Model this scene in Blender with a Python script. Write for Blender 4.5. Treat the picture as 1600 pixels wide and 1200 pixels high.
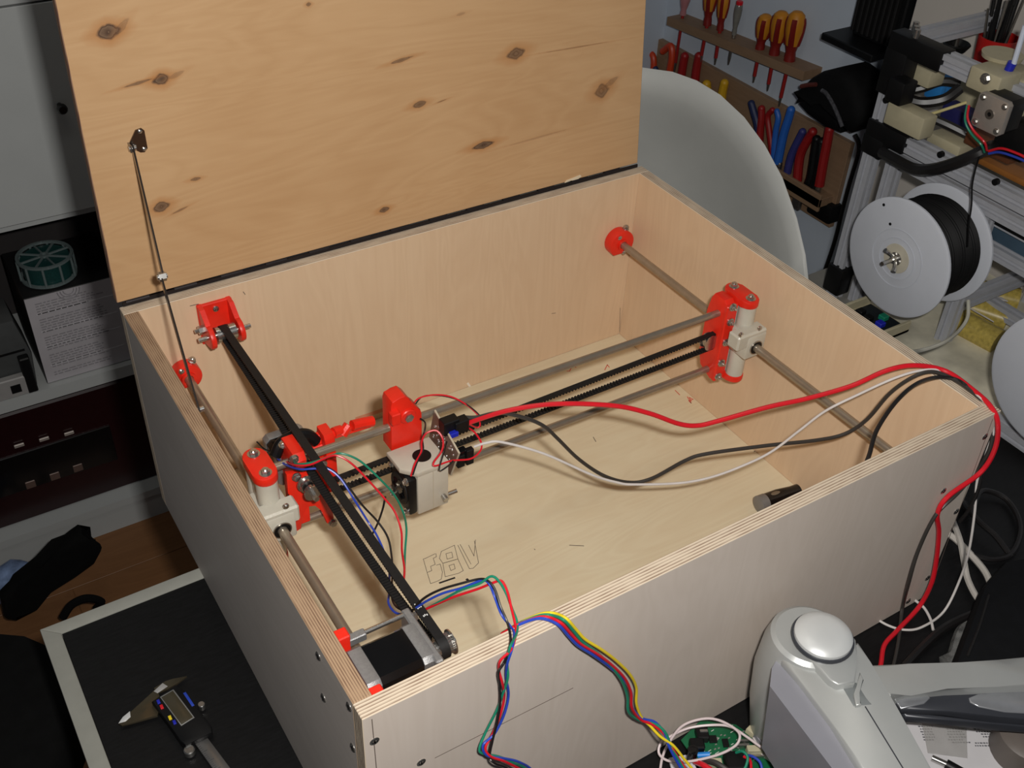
import bpy, bmesh, math, random
from mathutils import Vector, Matrix

# ------------------------------------------------------------------ scene, camera, light
for o in list(bpy.data.objects):
    bpy.data.objects.remove(o, do_unlink=True)
scene = bpy.context.scene
COL = scene.collection

FPX = 1687.74                       # focal length in pixels of the 1600x1200 frame
CAM = Vector((-0.17192, -0.42569, 0.95140))
ROWS = ((0.84707647, -0.52997161, 0.03989421),      # image right
        (-0.30385983, -0.54452097, -0.78177114),    # image down
        (0.43603974, 0.65009769, -0.62228799))      # view direction
cd = bpy.data.cameras.new('camera')
cd.sensor_width = 36.0
cd.lens = FPX / 1600 * 36.0
cd.clip_start = 0.02
cam = bpy.data.objects.new('camera', cd)
COL.objects.link(cam)
r_, d_, f_ = (Vector(q) for q in ROWS)
cam.matrix_world = Matrix.Translation(CAM) @ Matrix((r_, -d_, -f_)).transposed().to_4x4()
scene.camera = cam

scene.view_settings.view_transform = 'Standard'
scene.view_settings.look = 'None'
scene.view_settings.gamma = 1.0
scene.view_settings.use_curve_mapping = False
scene.view_settings.exposure = 0.0

world = bpy.data.worlds.new('room_air')
scene.world = world
world.use_nodes = True
wb = world.node_tree.nodes['Background']
wb.inputs[0].default_value = (0.80, 0.88, 1.0, 1)
wb.inputs[1].default_value = 0.040

# the camera's own flash, beside and above its lens
fl = bpy.data.lights.new('camera_flash', 'AREA')
fl.shape = 'RECTANGLE'; fl.size = 0.045; fl.size_y = 0.025
fl.energy = 12.2
fl.color = (1.0, 0.97, 0.93)
flo = bpy.data.objects.new('camera_flash', fl)
COL.objects.link(flo)
flo.matrix_world = cam.matrix_world @ Matrix.Translation((0.060, 0.045, 0.0))
# the ceiling lamp of the workshop, above the bench
cl = bpy.data.lights.new('ceiling_lamp', 'AREA')
cl.shape = 'RECTANGLE'; cl.size = 1.2; cl.size_y = 0.3
cl.energy = 2.2
cl.color = (1.0, 0.93, 0.82)
clo = bpy.data.objects.new('ceiling_lamp', cl)
COL.objects.link(clo)
clo.location = (0.1, 0.55, 1.85)

# ------------------------------------------------------------------ measuring
W, D, H, T = 0.700, 0.588, 0.2826, 0.0155     # the plywood box: width, depth, height, board thickness

def at(u, v, x=None, y=None, z=None):
    """the point on a plane x, y or z = const seen at a place of the photograph"""
    d = r_ * ((u - 800) / FPX) + d_ * ((v - 600) / FPX) + f_
    for i, c in enumerate((x, y, z)):
        if c is not None:
            return CAM + d * ((c - CAM[i]) / d[i])

# ------------------------------------------------------------------ mesh helpers
def frame(ax):
    ax = Vector(ax).normalized()
    up = Vector((0, 0, 1)) if abs(ax.z) < 0.9 else Vector((1, 0, 0))
    a = ax.cross(up).normalized()
    return a, ax.cross(a).normalized(), ax

def smooth_path(pts, sub=8):
    pts = [Vector(p) for p in pts]
    if len(pts) < 3:
        return pts
    out = []
    ext = [pts[0] * 2 - pts[1]] + pts + [pts[-1] * 2 - pts[-2]]
    for i in range(1, len(ext) - 2):
        p0, p1, p2, p3 = ext[i - 1:i + 3]
        for k in range(sub):
            t = k / sub
            out.append(0.5 * ((2 * p1) + (p2 - p0) * t + (2 * p0 - 5 * p1 + 4 * p2 - p3) * t * t
                              + (3 * p1 - p0 - 3 * p2 + p3) * t ** 3))
    out.append(pts[-1])
    return out

class MB:
    def __init__(s):
        s.bm = bmesh.new(); s.mi = 0
    def _fin(s, faces):
        for f in faces:
            f.material_index = s.mi
    def box(s, x0, x1, y0, y1, z0, z1, bev=0, M=None, seg=1):
        n0 = len(s.bm.faces)
        before = set(s.bm.faces)
        m = Matrix.Translation(((x0 + x1) / 2, (y0 + y1) / 2, (z0 + z1) / 2)) @ Matrix.Diagonal((x1 - x0, y1 - y0, z1 - z0, 1))
        r = bmesh.ops.create_cube(s.bm, size=1.0, matrix=m)
        vs = r['verts']
        if bev:
            es = list({e for v in vs for e in v.link_edges})
            bmesh.ops.bevel(s.bm, geom=es, offset=bev, segments=seg, profile=0.5, affect='EDGES')
        new = [f for f in s.bm.faces if f not in before]
        if M is not None:
            bmesh.ops.transform(s.bm, matrix=M, verts=list({v for f in new for v in f.verts}))
        s._fin(new)
        return s
    def ring_loft(s, rings, cap0=True, cap1=True, close=True):
        vv = [[s.bm.verts.new(p) for p in r] for r in rings]
        fs = []
        n = len(vv[0])
        for a, b in zip(vv, vv[1:]):
            for i in range(n if close else n - 1):
                j = (i + 1) % n
                try: fs.append(s.bm.faces.new((a[i], a[j], b[j], b[i])))
                except ValueError: pass
        if cap0: fs.append(s.bm.faces.new(list(reversed(vv[0]))))
        if cap1: fs.append(s.bm.faces.new(vv[-1]))
        s._fin(fs)
        return s
    def cyl(s, p0, p1, r0, r1=None, seg=16, cap=True, bev=0):
        p0, p1 = Vector(p0), Vector(p1)
        r1 = r0 if r1 is None else r1
        a, b, ax = frame(p1 - p0)
        L = (p1 - p0).length
        prof = [(0, r0), (L, r1)] if not bev else [(0, r0 - bev), (bev, r0), (L - bev, r1), (L, r1 - bev)]
        rings = [[p0 + ax * h + (a * math.cos(2 * math.pi * k / seg) + b * math.sin(2 * math.pi * k / seg)) * r for k in range(seg)] for h, r in prof]
        return s.ring_loft(rings, cap, cap)
    def lathe(s, prof, origin, axis, seg=32, cap=True):
        """prof: (radius, height) pairs along the axis"""
        o = Vector(origin); a, b, ax = frame(axis)
        rings = [[o + ax * h + (a * math.cos(2 * math.pi * k / seg) + b * math.sin(2 * math.pi * k / seg)) * max(r, 1e-5) for k in range(seg)] for r, h in prof]
        return s.ring_loft(rings, cap, cap)
    def pipe_ring(s, prof, origin, axis, seg=32):
        """closed profile (radius, height) swept round the axis"""
        o = Vector(origin); a, b, ax = frame(axis)
        rings = [[o + ax * h + (a * math.cos(2 * math.pi * k / seg) + b * math.sin(2 * math.pi * k / seg)) * r for r, h in prof] for k in range(seg)]
        rings.append(rings[0])
        vv = [[s.bm.verts.new(p) for p in r] for r in rings[:-1]]
        vv.append(vv[0]); fs = []
        n = len(prof)
        for p, q in zip(vv, vv[1:]):
            for i in range(n):
                j = (i + 1) % n
                fs.append(s.bm.faces.new((p[i], p[j], q[j], q[i])))
        s._fin(fs)
        return s
    def tube(s, pts, r, seg=8, cap=True, sub=8, smooth=True):
        P = smooth_path(pts, sub) if smooth else [Vector(p) for p in pts]
        rad = r if isinstance(r, (list, tuple)) else None
        n = len(P)
        t0 = (P[1] - P[0]).normalized()
        a, b, _ = frame(t0)
        rings = []
        for i, p in enumerate(P):
            t = (P[min(i + 1, n - 1)] - P[max(i - 1, 0)])
            if t.length < 1e-9: t = t0
            t.normalize()
            a = (a - t * a.dot(t)); a.normalize()
            b = t.cross(a)
            rr = r if rad is None else rad[0] + (rad[1] - rad[0]) * i / (n - 1)
            rings.append([p + (a * math.cos(2 * math.pi * k / seg) + b * math.sin(2 * math.pi * k / seg)) * rr for k in range(seg)])
        return s.ring_loft(rings, cap, cap)
    def ribbon(s, pts, side, w, th, sub=1):
        """flat strap: width w along side, thickness th"""
        P = smooth_path(pts, sub) if sub > 1 else [Vector(p) for p in pts]
        side = Vector(side).normalized(); n = len(P); rings = []
        for i, p in enumerate(P):
            t = (P[min(i + 1, n - 1)] - P[max(i - 1, 0)]).normalized()
            nn = t.cross(side).normalized()
            rings.append([p + side * sx * w / 2 + nn * sy * th / 2 for sx, sy in ((-1, -1), (1, -1), (1, 1), (-1, 1))])
        return s.ring_loft(rings)
    def prism(s, poly, o, ux, uy, dep, bev=0):
        """2-D polygon on (ux, uy) at o, extruded along ux x uy by dep"""
        before = set(s.bm.faces)
        o, ux, uy = Vector(o), Vector(ux).normalized(), Vector(uy).normalized()
        n = ux.cross(uy).normalized()
        lo = [s.bm.verts.new(o + ux * p[0] + uy * p[1]) for p in poly]
        hi = [s.bm.verts.new(o + ux * p[0] + uy * p[1] + n * dep) for p in poly]
        k = len(poly)
        s.bm.faces.new(list(reversed(lo))); top = s.bm.faces.new(hi)
        for i in range(k):
            j = (i + 1) % k
            s.bm.faces.new((lo[i], lo[j], hi[j], hi[i]))
        if bev:
            es = list({e for v in lo + hi for e in v.link_edges if not (e.verts[0] in lo) != (e.verts[1] in lo)})
            es = [e for e in es if (e.verts[0] in hi) == (e.verts[1] in hi)]
            bmesh.ops.bevel(s.bm, geom=es, offset=bev, segments=2, profile=0.5, affect='EDGES')
        s._fin([f for f in s.bm.faces if f not in before])
        return s
    def ball(s, c, r, seg=16, M=None):
        before = set(s.bm.faces)
        rr = Vector(r) if not isinstance(r, (int, float)) else Vector((r, r, r))
        m = Matrix.Translation(Vector(c)) @ (M.to_4x4() if M is not None else Matrix.Identity(4)) @ Matrix.Diagonal((*rr, 1))
        bmesh.ops.create_uvsphere(s.bm, u_segments=seg, v_segments=max(6, seg // 2), radius=1.0, matrix=m)
        s._fin([f for f in s.bm.faces if f not in before])
        return s
    def hexbolt(s, p, ax, r=0.0032, h=0.003, washer=0.005, stub=0.0):
        """washer, hexagon head and thread end standing on p along ax"""
        p, ax = Vector(p), Vector(ax).normalized()
        if washer: s.cyl(p - ax * 0.0005, p + ax * 0.0009, washer, seg=16)
        s.cyl(p, p + ax * (h + 0.0008), r, seg=6, bev=0.0003)
        if stub: s.cyl(p, p + ax * (h + stub), r * 0.55, seg=10)
        return s
    def build(s, name, mats, parent=None, angle=35, label=None):
        bmesh.ops.recalc_face_normals(s.bm, faces=s.bm.faces)
        me = bpy.data.meshes.new(name)
        s.bm.to_mesh(me); s.bm.free()
        for m in (mats if isinstance(mats, (list, tuple)) else [mats]):
            me.materials.append(m)
        me.shade_smooth()
        me.set_sharp_from_angle(angle=math.radians(angle))
        o = bpy.data.objects.new(name, me)
        COL.objects.link(o)
        if parent is not None: attach(o, parent)
        if label: o['label'] = label
        return o

def attach(o, parent):
    o.parent = parent
    root = parent
    while root.parent is not None: root = root.parent
    if parent.get('_world'):
        o.matrix_parent_inverse = Matrix.Translation(-parent.location)
    return o

def thing(name, label, cat, loc=(0, 0, 0), group=None, local=False):
    """an Empty at the thing's base; parts are modelled in room coordinates unless local"""
    o = bpy.data.objects.new(name, None)
    COL.objects.link(o)
    o.empty_display_size = 0.02
    o.location = loc
    o['label'] = label; o['category'] = cat
    if group: o['group'] = group
    if not local: o['_world'] = 1
    return o

def tag(o, label, cat, group=None, kind=None):
    o['label'] = label; o['category'] = cat
    if group: o['group'] = group
    if kind: o['kind'] = kind
    return o

def struct(o, label=None):
    o['kind'] = 'structure'
    if label: o['label'] = label
    return o

def copy_tree(o, parent=None):
    c = o.copy(); COL.objects.link(c)
    if parent is not None: c.parent = parent
    for ch in list(o.children):
        copy_tree(ch, c)
    return c

def rrect(w, h, r, n=4, cx=0, cy=0):
    pts = []
    for sx, sy, a0 in ((1, 1, 0), (-1, 1, 90), (-1, -1, 180), (1, -1, 270)):
        for k in range(n + 1):
            a = math.radians(a0 + 90 * k / n)
            pts.append((cx + sx * (w / 2 - r) + r * math.cos(a), cy + sy * (h / 2 - r) + r * math.sin(a)))
    return pts

# ------------------------------------------------------------------ materials
def srgb(r, g, b):
    f = lambda c: (c / 255 / 12.92) if c / 255 <= 0.04045 else ((c / 255 + 0.055) / 1.055) ** 2.4
    return (f(r), f(g), f(b), 1)

def new_mat(name):
    m = bpy.data.materials.new(name); m.use_nodes = True
    nt = m.node_tree
    return m, nt, nt.nodes['Principled BSDF']

def mat(name, col, rough=0.5, metal=0.0, var=0.06, scale=60.0, bump=0.0, spec=0.5, bscale=None, trans=0.0, sss=0.0, stretch=(1, 1, 1)):
    m, nt, b = new_mat(name)
    c = srgb(*col)
    tc = nt.nodes.new('ShaderNodeTexCoord')
    mp = nt.nodes.new('ShaderNodeMapping'); mp.inputs['Scale'].default_value = stretch
    nt.links.new(tc.outputs['Object'], mp.inputs['Vector'])
    nz = nt.nodes.new('ShaderNodeTexNoise'); nz.inputs['Scale'].default_value = scale; nz.inputs['Detail'].default_value = 4
    nt.links.new(mp.outputs[0], nz.inputs['Vector'])
    rp = nt.nodes.new('ShaderNodeValToRGB')
    rp.color_ramp.elements[0].position = 0.3; rp.color_ramp.elements[1].position = 0.7
    rp.color_ramp.elements[0].color = tuple(x * (1 - var) for x in c[:3]) + (1,)
    rp.color_ramp.elements[1].color = tuple(min(1, x * (1 + var)) for x in c[:3]) + (1,)
    nt.links.new(nz.outputs['Fac'], rp.inputs[0])
    nt.links.new(rp.outputs[0], b.inputs['Base Color'])
    b.inputs['Roughness'].default_value = rough
    b.inputs['Metallic'].default_value = metal
    b.inputs['Specular IOR Level'].default_value = spec
    if trans: b.inputs['Transmission Weight'].default_value = trans
    if sss:
        b.inputs['Subsurface Weight'].default_value = sss
        b.inputs['Subsurface Radius'].default_value = (0.01, 0.01, 0.008)
        b.inputs['Subsurface Scale'].default_value = 0.5
    if bump:
        n2 = nt.nodes.new('ShaderNodeTexNoise'); n2.inputs['Scale'].default_value = bscale or scale * 5; n2.inputs['Detail'].default_value = 3
        nt.links.new(mp.outputs[0], n2.inputs['Vector'])
        bp = nt.nodes.new('ShaderNodeBump'); bp.inputs['Strength'].default_value = bump; bp.inputs['Distance'].default_value = 0.001
        nt.links.new(n2.outputs['Fac'], bp.inputs['Height'])
        nt.links.new(bp.outputs[0], b.inputs['Normal'])
    return m

def N(nt, t, **kw):
    n = nt.nodes.new(t)
    for k, v in kw.items(): setattr(n, k, v)
    return n

def mth(nt, op, a, b=None):
    n = nt.nodes.new('ShaderNodeMath'); n.operation = op
    for i, q in enumerate((a, b)):
        if q is None: continue
        if isinstance(q, (int, float)): n.inputs[i].default_value = q
        else: nt.links.new(q, n.inputs[i])
    return n.outputs[0]

def mix(nt, fac, a, b, mode='MIX'):
    n = nt.nodes.new('ShaderNodeMixRGB'); n.blend_type = mode
    for i, q in zip((0, 1, 2), (fac, a, b)):
        if isinstance(q, (int, float)): n.inputs[i].default_value = q
        elif isinstance(q, tuple): n.inputs[i].default_value = q
        else: nt.links.new(q, n.inputs[i])
    return n.outputs[0]

def wood_face(name, light, dark, along, rough=0.55, streak=0.5, blotch=0.5, knots=None, lines=None):
    """rotary-cut veneer: long figure along one axis; knots: (x, z, size, stretch, tilt, darkness) on the lid's face"""
    m, nt, b = new_mat(name)
    tc = N(nt, 'ShaderNodeTexCoord')
    sc = [9.0, 9.0, 9.0]; sc['xyz'.index(along)] = 1.3
    mp = N(nt, 'ShaderNodeMapping'); mp.inputs['Scale'].default_value = sc
    nt.links.new(tc.outputs['Object'], mp.inputs['Vector'])
    w = N(nt, 'ShaderNodeTexNoise'); w.inputs['Scale'].default_value = 1.6; w.inputs['Detail'].default_value = 3; w.inputs['Distortion'].default_value = 1.4
    nt.links.new(mp.outputs[0], w.inputs['Vector'])
    # contour lines of the figure
    ln = mth(nt, 'FRACT', mth(nt, 'MULTIPLY', w.outputs['Fac'], 9.0))
    ln = mth(nt, 'ABSOLUTE', mth(nt, 'SUBTRACT', ln, 0.5))
    rp = N(nt, 'ShaderNodeValToRGB'); rp.color_ramp.elements[0].position = 0.0; rp.color_ramp.elements[1].position = 0.5
    nt.links.new(ln, rp.inputs[0])
    sc2 = [220.0, 220.0, 220.0]; sc2['xyz'.index(along)] = 9.0
    mp2 = N(nt, 'ShaderNodeMapping'); mp2.inputs['Scale'].default_value = sc2
    nt.links.new(tc.outputs['Object'], mp2.inputs['Vector'])
    g = N(nt, 'ShaderNodeTexNoise'); g.inputs['Scale'].default_value = 1.0; g.inputs['Detail'].default_value = 5
    nt.links.new(mp2.outputs[0], g.inputs['Vector'])
    bl = N(nt, 'ShaderNodeTexNoise'); bl.inputs['Scale'].default_value = 7.0; bl.inputs['Detail'].default_value = 2
    nt.links.new(tc.outputs['Object'], bl.inputs['Vector'])
    L, Dk = srgb(*light), srgb(*dark)
    fac = mth(nt, 'ADD', mth(nt, 'MULTIPLY', rp.outputs[0], streak * 0.35), mth(nt, 'MULTIPLY', g.outputs['Fac'], streak * 0.55))
    fac = mth(nt, 'ADD', fac, mth(nt, 'MULTIPLY', mth(nt, 'SUBTRACT', bl.outputs['Fac'], 0.5), blotch))
    col = mix(nt, fac, L, Dk)
    if knots:
        xyz = N(nt, 'ShaderNodeSeparateXYZ'); nt.links.new(tc.outputs['Object'], xyz.inputs[0])
        wob = N(nt, 'ShaderNodeTexNoise'); wob.inputs['Scale'].default_value = 120; nt.links.new(tc.outputs['Object'], wob.inputs['Vector'])
        wv = mth(nt, 'MULTIPLY', mth(nt, 'SUBTRACT', wob.outputs['Fac'], 0.5), 0.9)
        for (kx, kz, size, stretch, tilt, dark_) in knots:
            dx = mth(nt, 'SUBTRACT', xyz.outputs['X'], kx); dz = mth(nt, 'SUBTRACT', xyz.outputs['Z'], kz)
            ca, sa = math.cos(tilt), math.sin(tilt)
            a = mth(nt, 'ADD', mth(nt, 'MULTIPLY', dx, ca), mth(nt, 'MULTIPLY', dz, sa))
            c = mth(nt, 'SUBTRACT', mth(nt, 'MULTIPLY', dz, ca), mth(nt, 'MULTIPLY', dx, sa))
            a = mth(nt, 'ABSOLUTE', mth(nt, 'DIVIDE', a, size * stretch)); c = mth(nt, 'ABSOLUTE', mth(nt, 'DIVIDE', c, size))
            # lens shape with drawn-out tips
            q = mth(nt, 'ADD', mth(nt, 'POWER', a, 1.25), mth(nt, 'POWER', c, 1.6))
            q = mth(nt, 'ADD', q, wv)
            halo = N(nt, 'ShaderNodeMapRange'); halo.inputs['From Min'].default_value = 3.4; halo.inputs['From Max'].default_value = 0.8
            halo.inputs['To Max'].default_value = 0.55 * dark_
            nt.links.new(q, halo.inputs['Value'])
            col = mix(nt, halo.outputs[0], col, srgb(168, 104, 40))
            core = N(nt, 'ShaderNodeMapRange'); core.inputs['From Min'].default_value = 1.15; core.inputs['From Max'].default_value = 0.75
            core.inputs['To Max'].default_value = 0.9 * dark_
            nt.links.new(q, core.inputs['Value'])
            rr = mth(nt, 'FRACT', mth(nt, 'MULTIPLY', q, 1.6))
            kc = mix(nt, rr, srgb(56, 42, 38), srgb(112, 92, 74))
            col = mix(nt, core.outputs[0], col, kc)
    nt.links.new(col, b.inputs['Base Color'])
    b.inputs['Roughness'].default_value = rough
    b.inputs['Specular IOR Level'].default_value = 0.3
    bp = N(nt, 'ShaderNodeBump'); bp.inputs['Strength'].default_value = 0.12; bp.inputs['Distance'].default_value = 0.0006
    nt.links.new(g.outputs['Fac'], bp.inputs['Height']); nt.links.new(bp.outputs[0], b.inputs['Normal'])
    return m

def ply_edge(name, axis, a0, th=T, plies=11, light=(206, 190, 168), dark=(140, 116, 98)):
    """sawn edge of the board: plies stacked along one axis from a0"""
    m, nt, b = new_mat(name)
    tc = N(nt, 'ShaderNodeTexCoord')
    xyz = N(nt, 'ShaderNodeSeparateXYZ'); nt.links.new(tc.outputs['Object'], xyz.inputs[0])
    v = mth(nt, 'DIVIDE', mth(nt, 'SUBTRACT', xyz.outputs['XYZ'.index(axis.upper())], a0), th)
    nz = N(nt, 'ShaderNodeTexNoise'); nz.inputs['Scale'].default_value = 140; nz.inputs['Detail'].default_value = 4
    mp = N(nt, 'ShaderNodeMapping'); s3 = [0.25, 0.25, 0.25]; s3['xyz'.index(axis)] = 1.0
    mp.inputs['Scale'].default_value = s3
    nt.links.new(tc.outputs['Object'], mp.inputs['Vector']); nt.links.new(mp.outputs[0], nz.inputs['Vector'])
    k = mth(nt, 'PINGPONG', mth(nt, 'MULTIPLY', v, plies), 1.0)
    k = mth(nt, 'ADD', k, mth(nt, 'MULTIPLY', mth(nt, 'SUBTRACT', nz.outputs['Fac'], 0.5), 1.1))
    rp = N(nt, 'ShaderNodeValToRGB')
    e = rp.color_ramp.elements
    e[0].position = 0.50; e[0].color = srgb(*light)
    e[1].position = 1.0; e[1].color = srgb(*dark)
    nt.links.new(k, rp.inputs[0]); nt.links.new(rp.outputs[0], b.inputs['Base Color'])
    b.inputs['Roughness'].default_value = 0.75
    b.inputs['Specular IOR Level'].default_value = 0.2
    bp = N(nt, 'ShaderNodeBump'); bp.inputs['Strength'].default_value = 0.4; bp.inputs['Distance'].default_value = 0.0008
    nt.links.new(k, bp.inputs['Height']); nt.links.new(bp.outputs[0], b.inputs['Normal'])
    return m

M = {}
M['red'] = mat('red_printed_plastic', (226, 40, 22), 0.38, var=0.08, bump=0.15, bscale=700)
M['white_pla'] = mat('milky_printed_plastic', (192, 188, 174), 0.35, var=0.05, bump=0.2, bscale=500, sss=0.25)
M['housing'] = mat('milky_housing_plastic', (190, 182, 166), 0.4, var=0.05, bump=0.1, sss=0.2)
M['steel'] = mat('steel', (150, 145, 138), 0.32, 0.9, var=0.08, scale=200)
M['rod'] = mat('rod_steel', (164, 152, 136), 0.30, 0.7, var=0.07, scale=90)
M['zinc'] = mat('zinc_plated_steel', (190, 188, 184), 0.25, 0.95, var=0.08, scale=300)
M['black'] = mat('black_plastic', (14, 14, 15), 0.45, var=0.15, spec=0.3)
M['blackgloss'] = mat('black_gloss', (14, 14, 15), 0.16, var=0.1)
M['belt'] = mat('black_rubber', (25, 24, 24), 0.6, var=0.15, scale=300, spec=0.3)
M['cast'] = mat('cast_aluminium', (158, 158, 158), 0.42, 0.7, var=0.08, scale=500, bump=0.25, bscale=1500)
M['pcb'] = mat('copper_board', (116, 92, 80), 0.4, 0.1, var=0.12)
M['pcb_edge'] = mat('board_edge', (182, 170, 148), 0.6)
M['solder'] = mat('solder', (205, 205, 205), 0.2, 0.9)
M['blue'] = mat('blue_plastic', (30, 40, 170), 0.35)
M['w_red'] = mat('red_insulation', (205, 24, 38), 0.34, var=0.05)
M['w_black'] = mat('black_insulation', (26, 24, 24), 0.38)
M['w_grey'] = mat('dark_grey_insulation', (52, 49, 46), 0.4)
M['w_white'] = mat('white_insulation', (205, 200, 196), 0.4)
M['w_blue'] = mat('blue_insulation', (38, 66, 170), 0.34)
M['w_green'] = mat('green_insulation', (24, 124, 96), 0.34)
M['w_yellow'] = mat('yellow_insulation', (226, 200, 40), 0.34)
# ------------------------------------------------------------------ the plywood box with its open lid
KN = []
LID_Y = D + 0.001
LEAN = 0.055
def lidpt(u, v):
    p = at(u, v, y=LID_Y)
    for _ in range(4):
        p = at(u, v, y=LID_Y + (p.z - H) * LEAN)
    return p
for (u, v, size, st, tilt, dk) in (
        (170, 50, .0075, 1.5, .10, 1.0), (252, 124, .0062, 1.4, .12, 1.0), (252, 323, .0060, 1.5, .1, .9), (305, 280, .0020, 3, .0, .7),
        (806, 84, .0075, 1.7, .12, .85), (940, 142, .0092, 1.25, .1, .75), (655, 163, .0042, 2.2, .1, .8), (755, 227, .0046, 3.2, .05, 1.0),
        (627, 94, .0022, 6.5, .12, .7), (600, 328, .0036, 2.0, .1, .9), (482, 7, .0022, 1.3, 0, .7), (282, 328, .0012, 8, .25, .6),
        (215, 130, .0016, 9, .12, .7), (720, 22, .0016, 4, .1, .3), (690, 158, .0008, 9, .15, .6), (900, 74, .0008, 60, -.03, .45),
        (840, 215, .0012, 40, .03, .25), (190, 42, .0035, 3.0, .7, .35), (275, 117, .0025, 3.5, .3, .35), (955, 128, .004, 3.0, .4, .4)):
    p = lidpt(u, v)
    KN.append((p.x, p.z, size, st, tilt, dk))
M['lid'] = wood_face('lid_veneer', (200, 163, 121), (172, 129, 85), 'x', streak=0.5, blotch=0.7, knots=KN)
M['ply_in'] = wood_face('birch_inside', (218, 191, 159), (194, 160, 126), 'z', streak=0.45, blotch=0.4)
M['ply_out'] = wood_face('birch_outside', (200, 188, 177), (175, 161, 147), 'z', streak=0.35, blotch=0.5)
M['ply_side'] = wood_face('birch_outside_side', (198, 189, 181), (168, 159, 151), 'y', streak=0.35, blotch=0.5)
M['ply_floor'] = wood_face('birch_floor', (220, 208, 178), (198, 174, 138), 'x', streak=0.5, blotch=0.6)

box = thing('plywood_box', 'large open plywood box with a hinged knotty lid and motion rails inside', 'box', (W / 2, D / 2, 0))

def panel(name, x0, x1, y0, y1, z0, z1, face_mats, edge_mat, thin):
    """board with sawn ply edges: slot 0 inside face, 1 outside face, 2 edges"""
    b = MB().box(x0, x1, y0, y1, z0, z1, 0.0006)
    i = 'xyz'.index(thin)
    mid = Vector(((x0 + x1) / 2, (y0 + y1) / 2, (z0 + z1) / 2))
    b.bm.normal_update()
    for f in b.bm.faces:
        n = f.normal[i]
        f.material_index = 2
        if abs(n) > 0.9:
            f.material_index = 0 if (f.calc_center_median()[i] > mid[i]) else 1
    return b.build(name, [face_mats[0], face_mats[1], edge_mat], box)

FP = panel('front_panel', 0, W, 0, T, 0, H, (M['ply_in'], M['ply_out']), ply_edge('edge_front', 'y', 0.0), 'y')
BP_ = panel('back_panel', 0, W, D - T, D, 0, H, (M['ply_out'], M['ply_in']), ply_edge('edge_back', 'y', D - T), 'y')
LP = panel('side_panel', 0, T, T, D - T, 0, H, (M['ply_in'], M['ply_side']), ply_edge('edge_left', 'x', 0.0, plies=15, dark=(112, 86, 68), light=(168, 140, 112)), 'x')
RP = panel('side_panel', W - T, W, T, D - T, 0, H, (M['ply_side'], M['ply_in']), ply_edge('edge_right', 'x', W - T), 'x')
BT = panel('bottom_panel', T, W - T, T, D - T, 0.0, 0.0190, (M['ply_floor'], M['ply_floor']), ply_edge('edge_floor', 'z', 0), 'z')
ZF = 0.0190

# the lid leans slightly backwards, its inside face to the camera
LH, LT = 0.575, 0.012
lz0 = H + 0.0050
b = MB()
def lidv(x, z, back):
    return Vector((x, LID_Y + (z - H) * LEAN + back, z))
z1 = lz0 + LH
rings = [[lidv(-.001, lz0, k), lidv(.6935, lz0, k), lidv(.6720, z1, k), lidv(.014, z1, k)] for k in (0, LT)]
b.ring_loft(rings)
bmesh.ops.bevel(b.bm, geom=list(b.bm.edges), offset=0.0008, segments=1, affect='EDGES')
b.bm.normal_update()
for f in b.bm.faces:
    f.material_index = 0 if abs(f.normal.y) > 0.9 else 1
LIDO = b.build('lid', [M['lid'], ply_edge('edge_lid', 'y', LID_Y, LT, 9, (150, 118, 96), (92, 64, 58))], box)
# chipped veneer at the lid's lower edge
cw = mat('chipped_veneer', (226, 210, 180), 0.7)
pa = lidpt(882, 289); pb = lidpt(915, 281)
b = MB().prism([(0, 0), (.010, .001), (.018, -.001), (.026, .003), (.024, .0055), (.012, .0038), (.003, .003)], (pa.x, pa.y - 0.0006, lz0), (1, 0, 0), (0, 0, 1), -0.001)
b.build('chip', cw, LIDO)

# piano hinge along the back edge; its dark colour stands for the shaded gap
hm = mat('hinge_gap_shade', (46, 42, 44), 0.45, 0.6)
hinge = MB().box(0.004, W - 0.008, D - 0.0012, D + 0.0008, H - 0.001, H + 0.0044).build('hinge', hm, box)
for k in range(13):
    x0 = 0.008 + k * 0.0525
    MB().cyl((x0, D + 0.0012, H + 0.0030), (x0 + 0.025, D + 0.0012, H + 0.0030), 0.0027, seg=12).build('hinge_knuckle', hm, hinge)

# countersunk screws in the outer faces
def screw(p, n, parent, r=0.0040):
    p, n = Vector(p), Vector(n)
    a, c, _ = frame(n)
    s = MB()
    s.lathe([(r, -0.001), (r, 0.0004), (r * 0.78, 0.0009), (r * 0.40, 0.0009), (r * 0.40, -0.0006)], p, n, 18)
    o = s.build('screw', [M['zinc']], parent)
    s = MB()
    for d in (a, c):
        e = c if d is a else a
        rr = [[p + n * 0.00095 + d * sx * r * .62 + e * sy * r * .13 + n * h for sx, sy in ((-1, -1), (1, -1), (1, 1), (-1, 1))] for h in (0, 0.0002)]
        s.ring_loft(rr)
    s.build('cross_slot', M['black'], o)
    return o
for u, v in ((585, 1158), (658, 1191), (1539, 682), (1474, 767), (1494, 799), (1449, 903), (1419, 939)):
    screw(at(u, v, y=0), (0, -1, 0), FP)
for u, v in ((498, 1025), (506, 1090)):
    screw(at(u, v, x=0), (-1, 0, 0), LP)
for u, v in ((546, 1104), (552, 1168)):
    screw(at(u, v, x=0), (-1, 0, 0), FP)

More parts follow.
